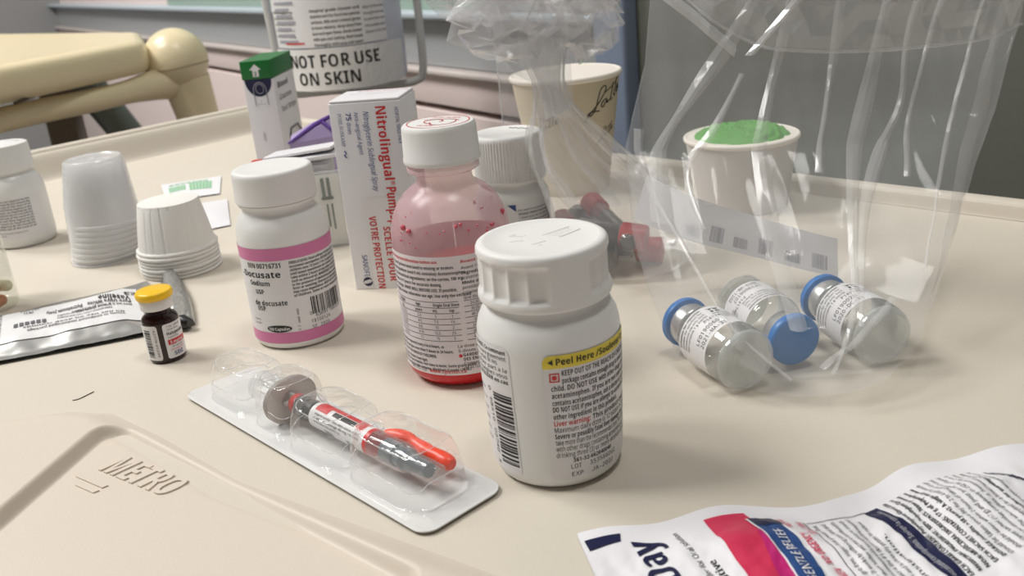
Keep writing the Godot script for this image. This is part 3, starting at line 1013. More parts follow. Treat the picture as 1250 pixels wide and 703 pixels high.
func liquid_bottle() -> void:
	var t := thing("medicine_bottle", "see-through bottle of red liquid medicine with a white screw cap", "bottle", Vector3(-0.0266, 0, -0.4336))
	var r := 0.0285
	part("body", lathe([Vector2(0.02845, 0.0082), Vector2(r, 0.010), Vector2(r, 0.068), Vector2(0.0283, 0.0725), Vector2(0.0275, 0.0775), Vector2(0.0258, 0.0826), Vector2(0.0232, 0.0874), Vector2(0.0199, 0.0912), Vector2(0.0163, 0.0938), Vector2(0.0140, 0.0952), Vector2(0.0132, 0.0966), Vector2(0.0130, 0.0990), Vector2(0.0133, 0.1006), Vector2(0.0158, 0.1010), Vector2(0.0170, 0.1019), Vector2(0.0170, 0.1034), Vector2(0.0158, 0.1042), Vector2(0.0130, 0.1046)], 96), M.pink_plastic, t)
	part("liquid", lathe([Vector2(0.0, 0.0012), Vector2(0.0190, 0.0010), Vector2(0.0205, 0.0), Vector2(0.0245, 0.0012), Vector2(0.0272, 0.0040), Vector2(0.0283, 0.0070), Vector2(0.02845, 0.0081), Vector2(0.0279, 0.0084), Vector2(0.0278, 0.050), Vector2(0.0278, 0.0540), Vector2(0.0, 0.0540)], 72), M.red_liquid, t)
	var dr := st_new()
	var rng := RandomNumberGenerator.new()
	rng.seed = 5
	for i in 34:
		var a := rng.randf_range(-1.3, 1.3)
		var y := rng.randf_range(0.0705, 0.0885) if i > 5 else rng.randf_range(0.0775, 0.081)
		var rr := 0.0277 if y < 0.0745 else lerpf(0.0277, 0.0188, clampf((y - 0.0745) / 0.0160, 0.0, 1.0) ** 1.5)
		var k := rng.randf_range(0.0002, 0.0006) if i > 5 else rng.randf_range(0.0007, 0.0014)
		var sp := SphereMesh.new()
		sp.radius = k
		sp.height = 2 * k
		sp.radial_segments = 10
		sp.rings = 5
		dr.append_from(sp, 0, Transform3D(Basis(), Vector3((rr + 0.0012) * sin(a), y, (rr + 0.0012) * cos(a))))
	var dm := part("droplets", dr.commit(), M.droplet, t)
	dm.set_meta("kind", "stuff")
	var cap := part("cap", lathe([Vector2(0.0150, 0.1052), Vector2(0.0177, 0.1054), Vector2(0.0181, 0.1062), Vector2(0.0180, 0.1078), Vector2(0.0177, 0.1084), Vector2(0.0173, 0.1205), Vector2(0.0170, 0.1220), Vector2(0.0162, 0.1229), Vector2(0.0150, 0.1231), Vector2(0.006, 0.1231), Vector2(0.0, 0.1231)], 160, func(a: float, y: float) -> float: return 0.00012 * sin(a * 80.0) if y > 0.1085 and y < 0.121 else 0.0), M.white_matte, t)
	print_on("red_ring_print", "red_ink", cap, func(st: SurfaceTool) -> void:
		var fm := flat_map(Vector3(0, 0.1231, 0), Vector3(0.9, 0, 0.43), Vector3(0.43, 0, -0.9))
		var ringed := func(c: Vector2, rx: float, ry: float, a0: float, a1: float, w: float) -> void:
			for k in 40:
				var u0 := lerpf(a0, a1, k / 40.0)
				var u1 := lerpf(a0, a1, (k + 1) / 40.0)
				var p0 := c + Vector2(rx * cos(u0), ry * sin(u0))
				var p1 := c + Vector2(rx * cos(u1), ry * sin(u1))
				var q0 := c + Vector2((rx - w) * cos(u0), (ry - w) * sin(u0))
				var q1 := c + Vector2((rx - w) * cos(u1), (ry - w) * sin(u1))
				lay(st, p0, p1, q1, fm, 0.00015, 1.0)
				lay(st, p0, q1, q0, fm, 0.00015, 1.0)
		st.set_smooth_group(-1)
		ringed.call(Vector2.ZERO, 0.0148, 0.0148, 0.0, TAU, 0.0005)
		ringed.call(Vector2(0.002, 0.0), 0.0092, 0.0058, 0.6, 4.4, 0.0006)
		ringed.call(Vector2(0.003, -0.001), 0.0062, 0.0072, 3.4, 6.9, 0.0006)
		ringed.call(Vector2(-0.004, 0.001), 0.0060, 0.0040, -0.5, 2.6, 0.0006)
		text(st, "PUSH DOWN", Vector2(0, 0.0075), 0.0026, fm, {"al": 0.5, "fit": 0.0145})
		text(st, "TURN", Vector2(-0.002, -0.0108), 0.0024, fm, {"al": 0.5}))
	var m := round_map(r)
	var w0 := deg_to_rad(-179.5) * r
	var w1 := deg_to_rad(179.5) * r
	var lab := part("label", patch(w0, 0.0081, w1, 0.0672, m, 0.00012, 90, 2), M.label_pink, t)
	var at := func(deg: float) -> float: return deg_to_rad(deg) * r
	print_on("print", "ink", lab, func(st: SurfaceTool) -> void:
		var x := at.call(-80.0) as float
		var w := 0.0385
		lines(st, ["Do not use if printed neck band is missing or broken.~", "*Medicinal ingredient (each 5 mL contains): Acetaminophen~", "160 mg. Nonmedicinal ingredients: on the carton, 160 mg.~", "*Adult doses, 0-11 years: For accurate dosing,~", "use the syringe. SHAKE WELL BEFORE USE. If possible,~", "use weight to dose; otherwise use age. Use only the enclosed~"], Vector2(x, 0.0612), 0.00155, 0.0027, w, m, {"xs": 0.76, "style": "bold"})
		for i in 8:
			var y := 0.0452 - i * 0.0028
			box2(st, x, y, at.call(3.0), y + 0.00022, m, 0.0003, 0.003)
			box2(st, at.call(8.0), y, at.call(60.0), y + 0.00022, m, 0.0003, 0.003)
		var rows := [["Weight", "Age", "Single Oral Dose", ""], ["kg", "years", "mL", "tsp"], ["11-15.9", "2-3", "5", "1"], ["16-21.9", "4-5", "7.5", "1½"], ["22-26.9", "6-8", "10", "2"], ["27-31.9", "9-10", "12.5", "2½"], ["32-43.9", "11", "15", "3"]]
		for i in rows.size():
			for k in 4:
				if rows[i][k] != "":
					text(st, rows[i][k], Vector2(at.call([-62.0, -38.0, -20.0 if i else -9.0, 0.0 - 4.0][k]), 0.0429 - i * 0.0028 + 0.0003), 0.00145, m, {"al": 0.5, "style": "bold" if i < 2 else "sans", "xs": 0.8})
			for k in 2:
				text(st, ["24-26", "30-35", "48-72", "60"][(i + k) % 4], Vector2(at.call([18.0, 34.0][k]), 0.0432 - i * 0.0028), 0.00145, m, {"al": 0.5, "xs": 0.8})
		lines(st, ["Doses may be repeated every 4 to 6 hours, as~", "needed. Do not give more than 5 doses in 24 hours.~", "*KEEP OUT OF THE REACH OF CHILDREN.~", "Keep carton. Protect from light.~"], Vector2(x, 0.0222), 0.00150, 0.0026, w, m, {"xs": 0.72, "style": "bold"})
		lines(st, ["Lot et date de peremption: voir dans la boite. Sante grand public, division~", "of the consumer health company, Markham, Canada L3R 5L2~"], Vector2(x, 0.0124), 0.00140, 0.0021, w, m, {"xs": 0.78, "style": "bold"})
		lines(st, ["Avant l'emploi lire", "*Ingredient (5 mL)", "acetaminophene 160", "*Mode d'emploi: SI", "possible utiliser le", "convient selon l'age", "que du gobelet dose"], Vector2(at.call(8.5), 0.0605), 0.00150, 0.0024, 0.0190, m)
		lines(st, ["La dose unitaire peut", "5 doses par jour aux"], Vector2(at.call(-2.0), 0.0222), 0.00150, 0.0024, 0.022, m)
		lines(st, ["*GARDER HORS DE LA", "*DES ENFANTS.~", "Conserver entre 15", "de la lumiere.~"], Vector2(at.call(2.0), 0.0176), 0.00150, 0.0022, 0.020, m)
		text(st, "1 888 295-7323", Vector2(at.call(-62.0), 0.0085 + 0.0006), 0.0015, m, {"fit": 0.012}))
	print_on("red_print", "red_ink", lab, func(st: SurfaceTool) -> void:
		text(st, "Read for important information before use.", Vector2(at.call(-12.0), 0.0641), 0.0015, m, {"style": "bold", "al": 1.0, "fit": 0.0335})
		text(st, "Avant l'emploi", Vector2(at.call(8.5), 0.0641 - 0.0006), 0.0015, m, {"style": "bold", "fit": 0.018})
		text(st, "www.tylenol.ca", Vector2(at.call(-34.0), 0.0092), 0.0019, m, {"style": "bold", "fit": 0.0185})
		area(st, rounded2(at.call(-2.2), 0.0172, at.call(1.2), 0.0189, 0.0008), m, 0.0003))


func ribbed_bottle() -> void:
	var t := thing("pill_bottle", "white bottle with a finely ribbed cap, half hidden behind the red liquid medicine", "bottle", Vector3(0.006, 0, -0.602))
	part("body", lathe([Vector2(0.0, 0.0), Vector2(0.021, 0.0), Vector2(0.0238, 0.003), Vector2(0.0243, 0.006), Vector2(0.0243, 0.040), Vector2(0.0236, 0.0445), Vector2(0.0218, 0.048), Vector2(0.0196, 0.0500), Vector2(0.0192, 0.0512), Vector2(0.0192, 0.056)], 72), M.white, t)
	var ribs := func(a: float, y: float) -> float: return 0.00035 * cos(a * 72.0) if y > 0.0548 and y < 0.0795 else 0.0
	var cap := part("cap", lathe([Vector2(0.0195, 0.0525), Vector2(0.0228, 0.0527), Vector2(0.0232, 0.0535), Vector2(0.0231, 0.0545), Vector2(0.0228, 0.0550), Vector2(0.0225, 0.079), Vector2(0.0226, 0.0798), Vector2(0.0222, 0.0815), Vector2(0.0212, 0.0826), Vector2(0.0196, 0.0829), Vector2(0.0188, 0.0825), Vector2(0.0, 0.0825)], 360, ribs, 60.0), M.white_matte, t)
	print_on("scrawl", "ink", cap, func(st: SurfaceTool) -> void:
		var rng := RandomNumberGenerator.new()
		rng.seed = 9
		var pts := []
		for i in 16:
			pts.append(Vector3(0.002 + i * 0.00085, 0.0826, -0.013 + i * 0.0006 + rng.randf_range(-0.0012, 0.0012)))
		bar(st, pts, 0.00028, 5))
	var m := round_map(0.0243)
	var lab := part("label", patch(deg_to_rad(-110.0) * 0.0243, 0.004, deg_to_rad(110.0) * 0.0243, 0.0405, m, 0.00012, 60, 2), M.label, t)
	print_on("print", "ink", lab, func(st: SurfaceTool) -> void:
		lines(st, ["For relief of occasional constipation,~", "*DOSAGE: ADULTS take 1 tablet orally", "1 tablet daily. Do not take within two", "hours of another medicine, because", "the desired effect may be reduced"], Vector2(deg_to_rad(6.0) * 0.0243, 0.0360), 0.0014, 0.0024, 0.030, m))
	print_on("blue_corner", "blue_ink", lab, func(st: SurfaceTool) -> void:
		area(st, PackedVector2Array([Vector2(-0.004, 0.0405), Vector2(0.0012, 0.0405), Vector2(0.0012, 0.036)]), m, 0.0003))


func left_bottle() -> void:
	var t := thing("pill_bottle", "white bottle with a plain white cap and a grey printed label at the left edge", "bottle", Vector3(-0.394, 0, -0.756), 0.0)
	var r := 0.0245
	part("body", lathe([Vector2(0.0, 0.0), Vector2(0.021, 0.0), Vector2(0.0237, 0.0025), Vector2(r, 0.006), Vector2(r, 0.044), Vector2(0.0238, 0.0485), Vector2(0.0222, 0.053), Vector2(0.0198, 0.0562), Vector2(0.0180, 0.0580), Vector2(0.0176, 0.060), Vector2(0.0176, 0.064)], 72), M.white, t)
	var cap := part("cap", lathe([Vector2(0.0176, 0.0602), Vector2(0.0205, 0.0605), Vector2(0.0209, 0.0615), Vector2(0.0207, 0.063), Vector2(0.0203, 0.079), Vector2(0.0198, 0.0806), Vector2(0.0186, 0.0812), Vector2(0.0, 0.0813)], 72), M.white_matte, t)
	print_on("cap_print", "ink", cap, func(st: SurfaceTool) -> void:
		text(st, "PUSH TURN", Vector2(0.0, 0.0105), 0.0018, flat_map(Vector3(0, 0.0813, 0), Vector3(0.9, 0, 0.43), Vector3(0.43, 0, -0.9)), {"al": 0.5, "fit": 0.017}))
	var m := round_map(r)
	var lab := part("label", patch(deg_to_rad(-120.0) * r, 0.0085, deg_to_rad(76.0) * r, 0.0415, m, 0.00012, 60, 2), M.label, t)
	print_on("print", "grey_ink", lab, func(st: SurfaceTool) -> void:
		var ll := []
		for i in 11:
			ll.append(["take one tablet every four hours as required by the", "patient or as directed by a physician do not exceed the", "stated dose keep all medicines out of the reach of all", "children store between fifteen and thirty degrees in dry"][i % 4])
		lines(st, ll, Vector2(deg_to_rad(-70.0) * r, 0.0385), 0.0016, 0.0022, 0.052, m, {"style": "bold"})
		lines(st, ["distributed by the pharmacy department of", "Ontario Canada~"], Vector2(deg_to_rad(-30.0) * r, 0.0132), 0.0012, 0.0020, 0.028, m))


func amber_vial() -> void:
	var t := thing("medicine_vial", "small dark brown glass vial with a yellow flip cap", "vial", Vector3(-0.1913, 0, -0.4802))
	var r := 0.0098
	part("glass_body", lathe([Vector2(0.0, 0.0), Vector2(0.0085, 0.0), Vector2(0.0095, 0.0008), Vector2(r, 0.002), Vector2(r, 0.0225), Vector2(0.0095, 0.0242), Vector2(0.0086, 0.0257), Vector2(0.0072, 0.0268), Vector2(0.0066, 0.0276), Vector2(0.0066, 0.0305)], 64), M.amber, t)
	part("crimp_seal", lathe([Vector2(0.0066, 0.0298), Vector2(0.0083, 0.0299), Vector2(0.0086, 0.0303), Vector2(0.0086, 0.0348), Vector2(0.0080, 0.0356), Vector2(0.0, 0.0357)], 56), M.white_matte, t)
	part("cap", lathe([Vector2(0.0, 0.0356), Vector2(0.0088, 0.0356), Vector2(0.0096, 0.0361), Vector2(0.0098, 0.0372), Vector2(0.0097, 0.0388), Vector2(0.0092, 0.0396), Vector2(0.0084, 0.0399), Vector2(0.0, 0.0400)], 56), M.yellow_cap, t)
	var m := round_map(r)
	var at := func(deg: float) -> float: return deg_to_rad(deg) * r
	var ls := st_new()
	area(ls, rounded2(at.call(-110.0), 0.0024, at.call(5.0), 0.0224, 0.0014), m, 0.00012, 0.002)
	var la := part("barcode_label", done(ls), M.label, t)
	print_on("print", "ink", la, func(st: SurfaceTool) -> void:
		barcode(st, at.call(-46.0), 0.0040, at.call(-20.0), 0.0200, m, false, 4)
		text(st, "62776 01234", Vector2(at.call(-8.0), 0.0200), 0.0011, m, {"rot": -PI / 2, "fit": 0.0155}))
	var lb := st_new()
	area(lb, rounded2(at.call(21.5), 0.0027, at.call(160.0), 0.0224, 0.0014), m, 0.00012, 0.002)
	var fr := part("front_label", done(lb), M.label, t)
	print_on("print", "ink", fr, func(st: SurfaceTool) -> void:
		text(st, "1 mL  DIN 00", Vector2(at.call(34.0), 0.0203), 0.0012, m, {"fit": 0.0085})
		text(st, "multi dose", Vector2(at.call(34.0), 0.0187), 0.0009, m, {"fit": 0.0068})
		text(st, "Haloperidol", Vector2(at.call(31.0), 0.0160), 0.0018, m, {"style": "bold", "fit": 0.0112})
		text(st, "injection", Vector2(at.call(33.0), 0.0143), 0.0010, m, {"fit": 0.0060})
		text(st, "IM use only", Vector2(at.call(40.0), 0.0088), 0.0010, m, {"fit": 0.0066}))
	print_on("red_print", "red_ink", fr, func(st: SurfaceTool) -> void:
		box2(st, at.call(30.0), 0.0104, at.call(100.0), 0.0134, m, 0.0002, 0.002)
		text(st, "intramuscular", Vector2(at.call(34.0), 0.0072), 0.0010, m, {"fit": 0.0080}))
	print_on("white_print", "label", fr, func(st: SurfaceTool) -> void:
		text(st, "5 mg/mL", Vector2(at.call(36.0), 0.0110), 0.0018, m, {"style": "bold", "fit": 0.0085}, 0.0004))
	print_on("blue_print", "blue_ink", fr, func(st: SurfaceTool) -> void:
		text(st, "SDZ", Vector2(at.call(42.0), 0.0042), 0.0021, m, {"style": "bold", "fit": 0.0055}))


func pill_jar() -> void:
	var at := Vector3(-0.3475, 0, -0.594)
	var t := thing("pill_vial", "clear plastic pill vial cut off by the left edge, with tablets inside", "vial", at)
	part("body", lathe([Vector2(0.0, 0.0006), Vector2(0.018, 0.0), Vector2(0.0198, 0.001), Vector2(0.0205, 0.004), Vector2(0.0200, 0.046), Vector2(0.0192, 0.050), Vector2(0.0170, 0.052)], 56), M.jar_plastic, t)
	part("cap", lathe([Vector2(0.0175, 0.0505), Vector2(0.0208, 0.0507), Vector2(0.0212, 0.052), Vector2(0.0210, 0.062), Vector2(0.0200, 0.0635), Vector2(0.0, 0.0636)], 56, func(a: float, y: float) -> float: return 0.0003 * cos(a * 40.0) if y > 0.0525 and y < 0.061 else 0.0), M.white_matte, t)
	var spots := [Vector3(0.012, 0.0055, 0.006), Vector3(0.001, 0.0055, 0.012), Vector3(0.013, 0.0135, -0.003), Vector3(0.010, 0.0150, 0.0085)]
	var words := ["orange-brown tablet lowest in the clear pill vial at the left edge", "cream tablet lowest in the clear pill vial at the left edge", "cream tablet higher and further back in the clear pill vial at the left edge", "orange-brown tablet resting on top in the clear pill vial at the left edge"]
	for i in spots.size():
		var cap := CapsuleMesh.new()
		cap.radius = 0.0038
		cap.height = 0.0135
		cap.radial_segments = 20
		cap.rings = 6
		var o := part("tablet", cap, M.tablet if i in [0, 3] else M.tablet_cream, self, at + spots[i])
		o.rotation = Vector3(PI / 2, 0.7 * i, 0.15)
		tag(o, words[i], "tablet", "tablets in the vial at the left edge")


# ---------------------------------------------------------------- sachet in the foreground

func sachet() -> void:
	var t := thing("powder_sachet", "white, pink and navy powder sachet lying flat at the lower right corner", "sachet", Vector3(0.0143, 0.0, -0.2829))
	var u := Vector3(0.987, 0, -0.161)
	var v := Vector3(-0.161, 0, -0.987)
	var long := 0.185
	var deep := 0.115
	var n := noise(4, 60.0)
	# sag of the far edge and the puffed body
	var surf := func(p: Vector2, off: float) -> Vector3:
		var x := p.x
		var d := -p.y
		var sag := 0.0035 * exp(-pow((x - 0.03) / 0.04, 2.0)) + 0.0115 * exp(-pow((x - 0.084) / 0.017, 2.0)) + 0.006 * exp(-pow((x - 0.107) / 0.016, 2.0))
		var fade := exp(-d / 0.045)
		var puff := smoothstep(0.004, 0.03, d) * (1.0 - smoothstep(0.085, 0.113, d))
		var h := 0.0006 + puff * (0.0055 * exp(-pow((x - 0.052) / 0.026, 2.0)) + 0.0065 * exp(-pow((x - 0.135) / 0.032, 2.0)) + 0.0012)
		h += puff * n.get_noise_2d(x * 1.3, d * 0.7) * 0.0016
		h += 0.0014 * exp(-pow((x - 0.084) / 0.006, 2.0)) * smoothstep(0.0, 0.02, d)
		h += 0.0010 * (1.0 - smoothstep(0.0, 0.02, d)) * (1.0 + sin(x * 160.0))
		return u * x + v * (p.y - sag * fade) + Vector3.UP * (h + off)
	part("body", sheet(150, 90, func(a: float, b: float) -> Vector3: return surf.call(Vector2(a * long, -deep + b * deep), 0.0)), M.card, t)
	part("back_sheet", sheet(60, 30, func(a: float, b: float) -> Vector3:
		var q: Vector3 = surf.call(Vector2((1.0 - a) * long, -deep + b * deep), 0.0)
		q.y = 0.0002
		return q), M.card, t)
	var band := func(mat: String, called: String, left: Array, right: Array, off: float) -> MeshInstance3D:
		var st := st_new()
		sheet(10, 60, func(a: float, b: float) -> Vector3:
			var d := lerpf(left[0], left[1], 1.0 - b)
			var e := lerpf(right[0], right[1], 1.0 - b)
			var l := sampled(left[2], 1.0 - b)
			var r := sampled(right[2], 1.0 - b)
			return surf.call(Vector2(lerpf(l, r, a), -lerpf(d, e, a)), off), st)
		return part(called, done(st), M[mat], t)
	band.call("navy", "navy_block", [0.0055, 0.0115, [0.0012, 0.0016]], [0.0050, 0.0092, [0.0140, 0.0131]], 0.0003)
	band.call("pink_ink", "pink_band", [0.0065, 0.095, [0.0440, 0.0433, 0.0430, 0.0410, 0.0390]], [0.0062, 0.095, [0.0590, 0.0640, 0.0640, 0.0620, 0.0600]], 0.0003)
	band.call("magenta", "magenta_flash", [0.0240, 0.095, [0.0565, 0.0525, 0.0500, 0.0490]], [0.0200, 0.095, [0.0590, 0.0600, 0.0590, 0.0570]], 0.0005)
	band.call("label", "white_edge", [0.0118, 0.095, [0.0573, 0.0578, 0.0568, 0.0548, 0.053]], [0.0125, 0.095, [0.0662, 0.0680, 0.0662, 0.0632, 0.0612]], 0.0006)
	var bl := band.call("blue", "blue_panel", [0.0124, 0.095, [0.0580, 0.0583, 0.0573, 0.0553, 0.0535]], [0.0134, 0.095, [0.0655, 0.0674, 0.0657, 0.0627, 0.0607]], 0.0008) as MeshInstance3D
	band.call("navy", "navy_end", [0.0124, 0.0205, [0.0580, 0.0582]], [0.0134, 0.0205, [0.0655, 0.0668]], 0.0010)
	var nv := band.call("navy", "navy_stripe", [0.0150, 0.1, [0.0975, 0.1000, 0.1010, 0.1008, 0.0990]], [0.0147, 0.1, [0.1030, 0.1060, 0.1068, 0.1062, 0.1045]], 0.0003) as MeshInstance3D
	band.call("ink", "rule", [0.0140, 0.1, [0.0752, 0.0756, 0.0752, 0.0742]], [0.0140, 0.1, [0.0755, 0.0759, 0.0755, 0.0745]], 0.0003)
	band.call("ink", "rule", [0.0148, 0.0152, [0.0760, 0.0760]], [0.0146, 0.0150, [0.0978, 0.0978]], 0.0003)
	print_on("navy_print", "navy", t, func(st: SurfaceTool) -> void:
		text(st, "LaxADay", Vector2(0.0268, -0.0760), 0.0098, surf, {"style": "bold", "rot": PI / 2 + 0.05, "fit": 0.066}, 0.0004))
	print_on("barcode_print", "navy", t, func(st: SurfaceTool) -> void:
		for k in 9:
			var x := 0.1490 + k * 0.0011
			sheet(1, 8, func(a: float, b: float) -> Vector3: return surf.call(Vector2(x + k * 0.0004 + a * 0.0007 - b * 0.0014, -0.0215 - k * 0.0016 + b * 0.0055), 0.0003), st))
	print_on("print", "ink", t, func(st: SurfaceTool) -> void:
		text(st, "Powder for Oral Solution", Vector2(0.0345, -0.0480), 0.0020, surf, {"rot": PI / 2 + 0.04, "fit": 0.0385})
		text(st, "laxative", Vector2(0.0385, -0.0520), 0.0024, surf, {"style": "bold", "rot": PI / 2 + 0.04, "fit": 0.0190})
		var la := ["tasteless, grit-free, sugar-free powder that", "beverage. It works by softening your stool and", "making them softer and more comfortable", "bowel movements with no urgency or cramps", "LAX-A-DAY is the #1 doctor recommended", "its class and is clinically proven to relieve~", "constipation.~"]
		for i in la.size():
			text(st, la[i].trim_suffix("~"), Vector2(0.0795 + i * 0.00285, -0.0620), 0.0014, surf, {"rot": PI / 2 + 0.03, "fit": 0.0445 if not la[i].ends_with("~") else 0.0410 - 0.012 * (i - 5)})
		var lb := ["*EACH GRAM CONTAINS: Polyethylene Glycol 3350", "*MEDICINAL INGREDIENT: 100% Polyethylene Glycol", "*NON-MEDICINAL INGREDIENTS: None present", "*EACH SACHET CONTAINS: 17 g of Polyethylene", "*DOSAGE (adults >18 years): A single daily dose", "should be taken once a day for 2 to 4 days by mouth", "should be taken within 2 hours of taking other drugs", "1. Open sachet (17 g) and pour into a glass of cool", "2. Stir to dissolve completely in 250 mL of liquid", "3. Drink the whole glass. 4. Treatment for 2 to 4", "days may be required for a bowel movement to come", "*Read package leaflet for warnings before use", "Store in a dry place at room temperature 15 to 30"]
		for i in lb.size():
			var s: String = lb[i]
			text(st, s.trim_prefix("*"), Vector2(0.1088 + i * 0.00318, -0.0640 + i * 0.0004), 0.00155, surf, {"style": "bold" if s.begins_with("*") else "sans", "rot": PI / 2 + 0.03, "fit": 0.0500 - 0.0002 * i}))
	print_on("pink_print", "pink_ink", t, func(st: SurfaceTool) -> void:
		text(st, "NO URGENCY", Vector2(0.0722, -0.0450), 0.0024, surf, {"style": "bold", "rot": PI / 2 + 0.04, "fit": 0.0180}, 0.0004)
		text(st, "TASTE FREE", Vector2(0.0698, -0.0215), 0.0019, surf, {"style": "bold", "rot": PI / 2 + 0.04, "fit": 0.0100}, 0.0004)
		text(st, "|", Vector2(0.0714, -0.0260), 0.0022, surf, {"rot": PI / 2}, 0.0004)
		text(st, "17 g - 1 dose", Vector2(0.0749, -0.0275), 0.0024, surf, {"style": "bold", "rot": PI / 2 + 0.04, "fit": 0.0130}, 0.0006)
		text(st, "PROVEN", Vector2(0.0735, -0.0580), 0.0026, surf, {"style": "bold", "rot": PI / 2 + 0.04, "fit": 0.0105}, 0.0004))
	print_on("white_print", "label", bl, func(st: SurfaceTool) -> void:
		text(st, "GENTLE RELIEF", Vector2(0.0625, -0.0560), 0.0030, surf, {"rot": PI / 2 - 0.06, "fit": 0.0310}, 0.0012))
	print_on("white_print", "pale_ink", nv, func(st: SurfaceTool) -> void:
		text(st, "relieves occasional constipation  Soulage la constipation", Vector2(0.1040, -0.0700), 0.0018, surf, {"style": "bold", "rot": PI / 2 + 0.03, "fit": 0.052}, 0.0006))


func sampled(a: Array, t: float) -> float:
	var k := t * (a.size() - 1)
	var i := mini(int(k), a.size() - 2)
	var f := k - i
	var p0: float = a[maxi(i - 1, 0)]
	var p1: float = a[i]
	var p2: float = a[i + 1]
	var p3: float = a[mini(i + 2, a.size() - 1)]
	return cubic_interpolate(p1, p2, p0, p3, f)


# ---------------------------------------------------------------- syringe in its blister

func syringe_pack() -> void:
	var o := Vector3(-0.1675, 0.0, -0.4265)
	var l := Vector3(0.677, 0, 0.736)
	var w := Vector3(0.736, 0, -0.677)
	var turn := Basis(l, Vector3.UP, -w)
	var t := thing("syringe_blister", "clear four-domed plastic blister on a white backing card holding the syringe", "blister pack")
	t.transform = Transform3D(turn, o)
	# local axes: x along the card, -z across it
	var card := st_new()
	slab(card, rect_poly(0.0, -0.041, 0.189, 0.0), 0.0012, 0.0019, 0.007, 0.0003, 6)
	part("backing_card", done(card), M.backing, t)
	var boxes := [[0.013, 0.0500, 0.0065, 0.0350, 0.0190], [0.0545, 0.0840, 0.0070, 0.0350, 0.0215], [0.0885, 0.1265, 0.0040, 0.0355, 0.0200], [0.1315, 0.1775, 0.0050, 0.0355, 0.0215], [0.040, 0.150, 0.0125, 0.0285, 0.0165]]
	var n := noise(8, 40.0)
	var dome := func(x: float, z: float) -> float:
		var h := 0.0
		for b in boxes:
			var dx := minf(x - b[0], b[1] - x)
			var dz := minf(z - b[2], b[3] - z)
			var r := 0.009
			var d: float = minf(dx, dz)
			if dx < r and dz < r:
				d = r - Vector2(r - dx, r - dz).length()
			if d > 0.0:
				var k := clampf(d / 0.0045, 0.0, 1.0)
				var round_top: float = 0.80 + 0.20 * cos((z - (b[2] + b[3]) / 2.0) / 0.0165 * 1.25)
				h = maxf(h, b[4] * sqrt(1.0 - (1.0 - k) * (1.0 - k)) * round_top)
		return h
	part("clear_blister", sheet(330, 84, func(u: float, v: float) -> Vector3:
		var x := lerpf(0.0015, 0.1875, u)
		var z := lerpf(0.0015, 0.0395, v)
		var h: float = dome.call(x, z)
		return Vector3(x, 0.0024 + h + n.get_noise_2d(x * 2.0, z * 2.0) * 0.0006 * minf(1.0, h / 0.01), -z)), M.shell, t)
	var eg := st_new()
	for b in boxes.slice(0, 4):
		for q in [[0.0005, 0.0], [0.0036, 0.90]]:
			var o2 := outline([Vector2(b[0] + q[0], -b[3] + q[0]), Vector2(b[1] - q[0], -b[3] + q[0]), Vector2(b[1] - q[0], -b[2] - q[0]), Vector2(b[0] + q[0], -b[2] - q[0])], 0.008, 0.0, 5)
			var loop := []
			for p in o2:
				loop.append(Vector3(p.x, 0.0027 + maxf(0.0, dome.call(p.x, -p.y)), p.y))
			loop.append(loop[0])
			bar(eg, loop, 0.00022, 5)
	part("moulded_edge", done(eg), M.shell_edge, t)
	# the syringe: axis along x at height .0115, across .0205
	var s := thing("prefilled_syringe", "prefilled syringe with a black stopper and red printed label inside the clear blister", "syringe")
	s.transform = Transform3D(turn, o)
	var ax := func(prof: Array) -> ArrayMesh:
		# a turned shape laid along x: y of the profile becomes x
		var st := st_new()
		turned(st, prof, 40)
		var m := done(st)
		var st2 := SurfaceTool.new()
		st2.append_from(m, 0, Transform3D(Basis(Vector3(0, 0, 1), Vector3(1, 0, 0), Vector3(0, 1, 0)), Vector3(0, 0.0115, -0.0205)))
		return st2.commit()
	part("thumb_rest", ax.call([Vector2(0.0, 0.0440), Vector2(0.0068, 0.0440), Vector2(0.0072, 0.0446), Vector2(0.0072, 0.0456), Vector2(0.0066, 0.0462), Vector2(0.0, 0.0462)]), M.syringe_plastic, s)
	var rod := st_new()
	for q in [[0.0008, 0.0042], [0.0042, 0.0008]]:
		slab(rod, [Vector2(0.046, -0.0205 - q[0]), Vector2(0.076, -0.0205 - q[0]), Vector2(0.076, -0.0205 + q[0]), Vector2(0.046, -0.0205 + q[0])], 0.0115 - q[1], 0.0115 + q[1], 0.0003, 0.0002, 1)
	part("plunger_rod", done(rod), M.white, s)
	var fl := st_new()
	var fo := PackedVector2Array()
	for k in 40:
		var a := TAU * k / 40
		fo.append(Vector2(0.0132 * signf(cos(a)) * pow(absf(cos(a)), 0.75), 0.0092 * signf(sin(a)) * pow(absf(sin(a)), 0.7) * (1.0 + 0.16 * cos(2 * a + PI))))
	var fm := flat_map(Vector3(0.0700, 0.0118, -0.0205), Vector3(0, 0, -1), Vector3(0, 1, 0))
	extrude(fl, fo, flat_map(Vector3(0.0700, 0.0118, -0.0205), Vector3(0, 0, -1), Vector3(0, 1, 0)), -0.0012, 0.0012)
	var fo2 := PackedVector2Array()
	for q in fo:
		fo2.append(Vector2(-q.x, q.y))
	extrude(fl, fo2, flat_map(Vector3(0.0700, 0.0118, -0.0205), Vector3(0, 0, 1), Vector3(0, 1, 0)), -0.0012, 0.0012)
	part("finger_flange", done(fl), M.flange, s)
	part("barrel", ax.call([Vector2(0.0052, 0.0712), Vector2(0.0054, 0.0715), Vector2(0.0054, 0.1385), Vector2(0.0050, 0.1400), Vector2(0.0042, 0.1412), Vector2(0.0040, 0.1700)]), M.glass, s)
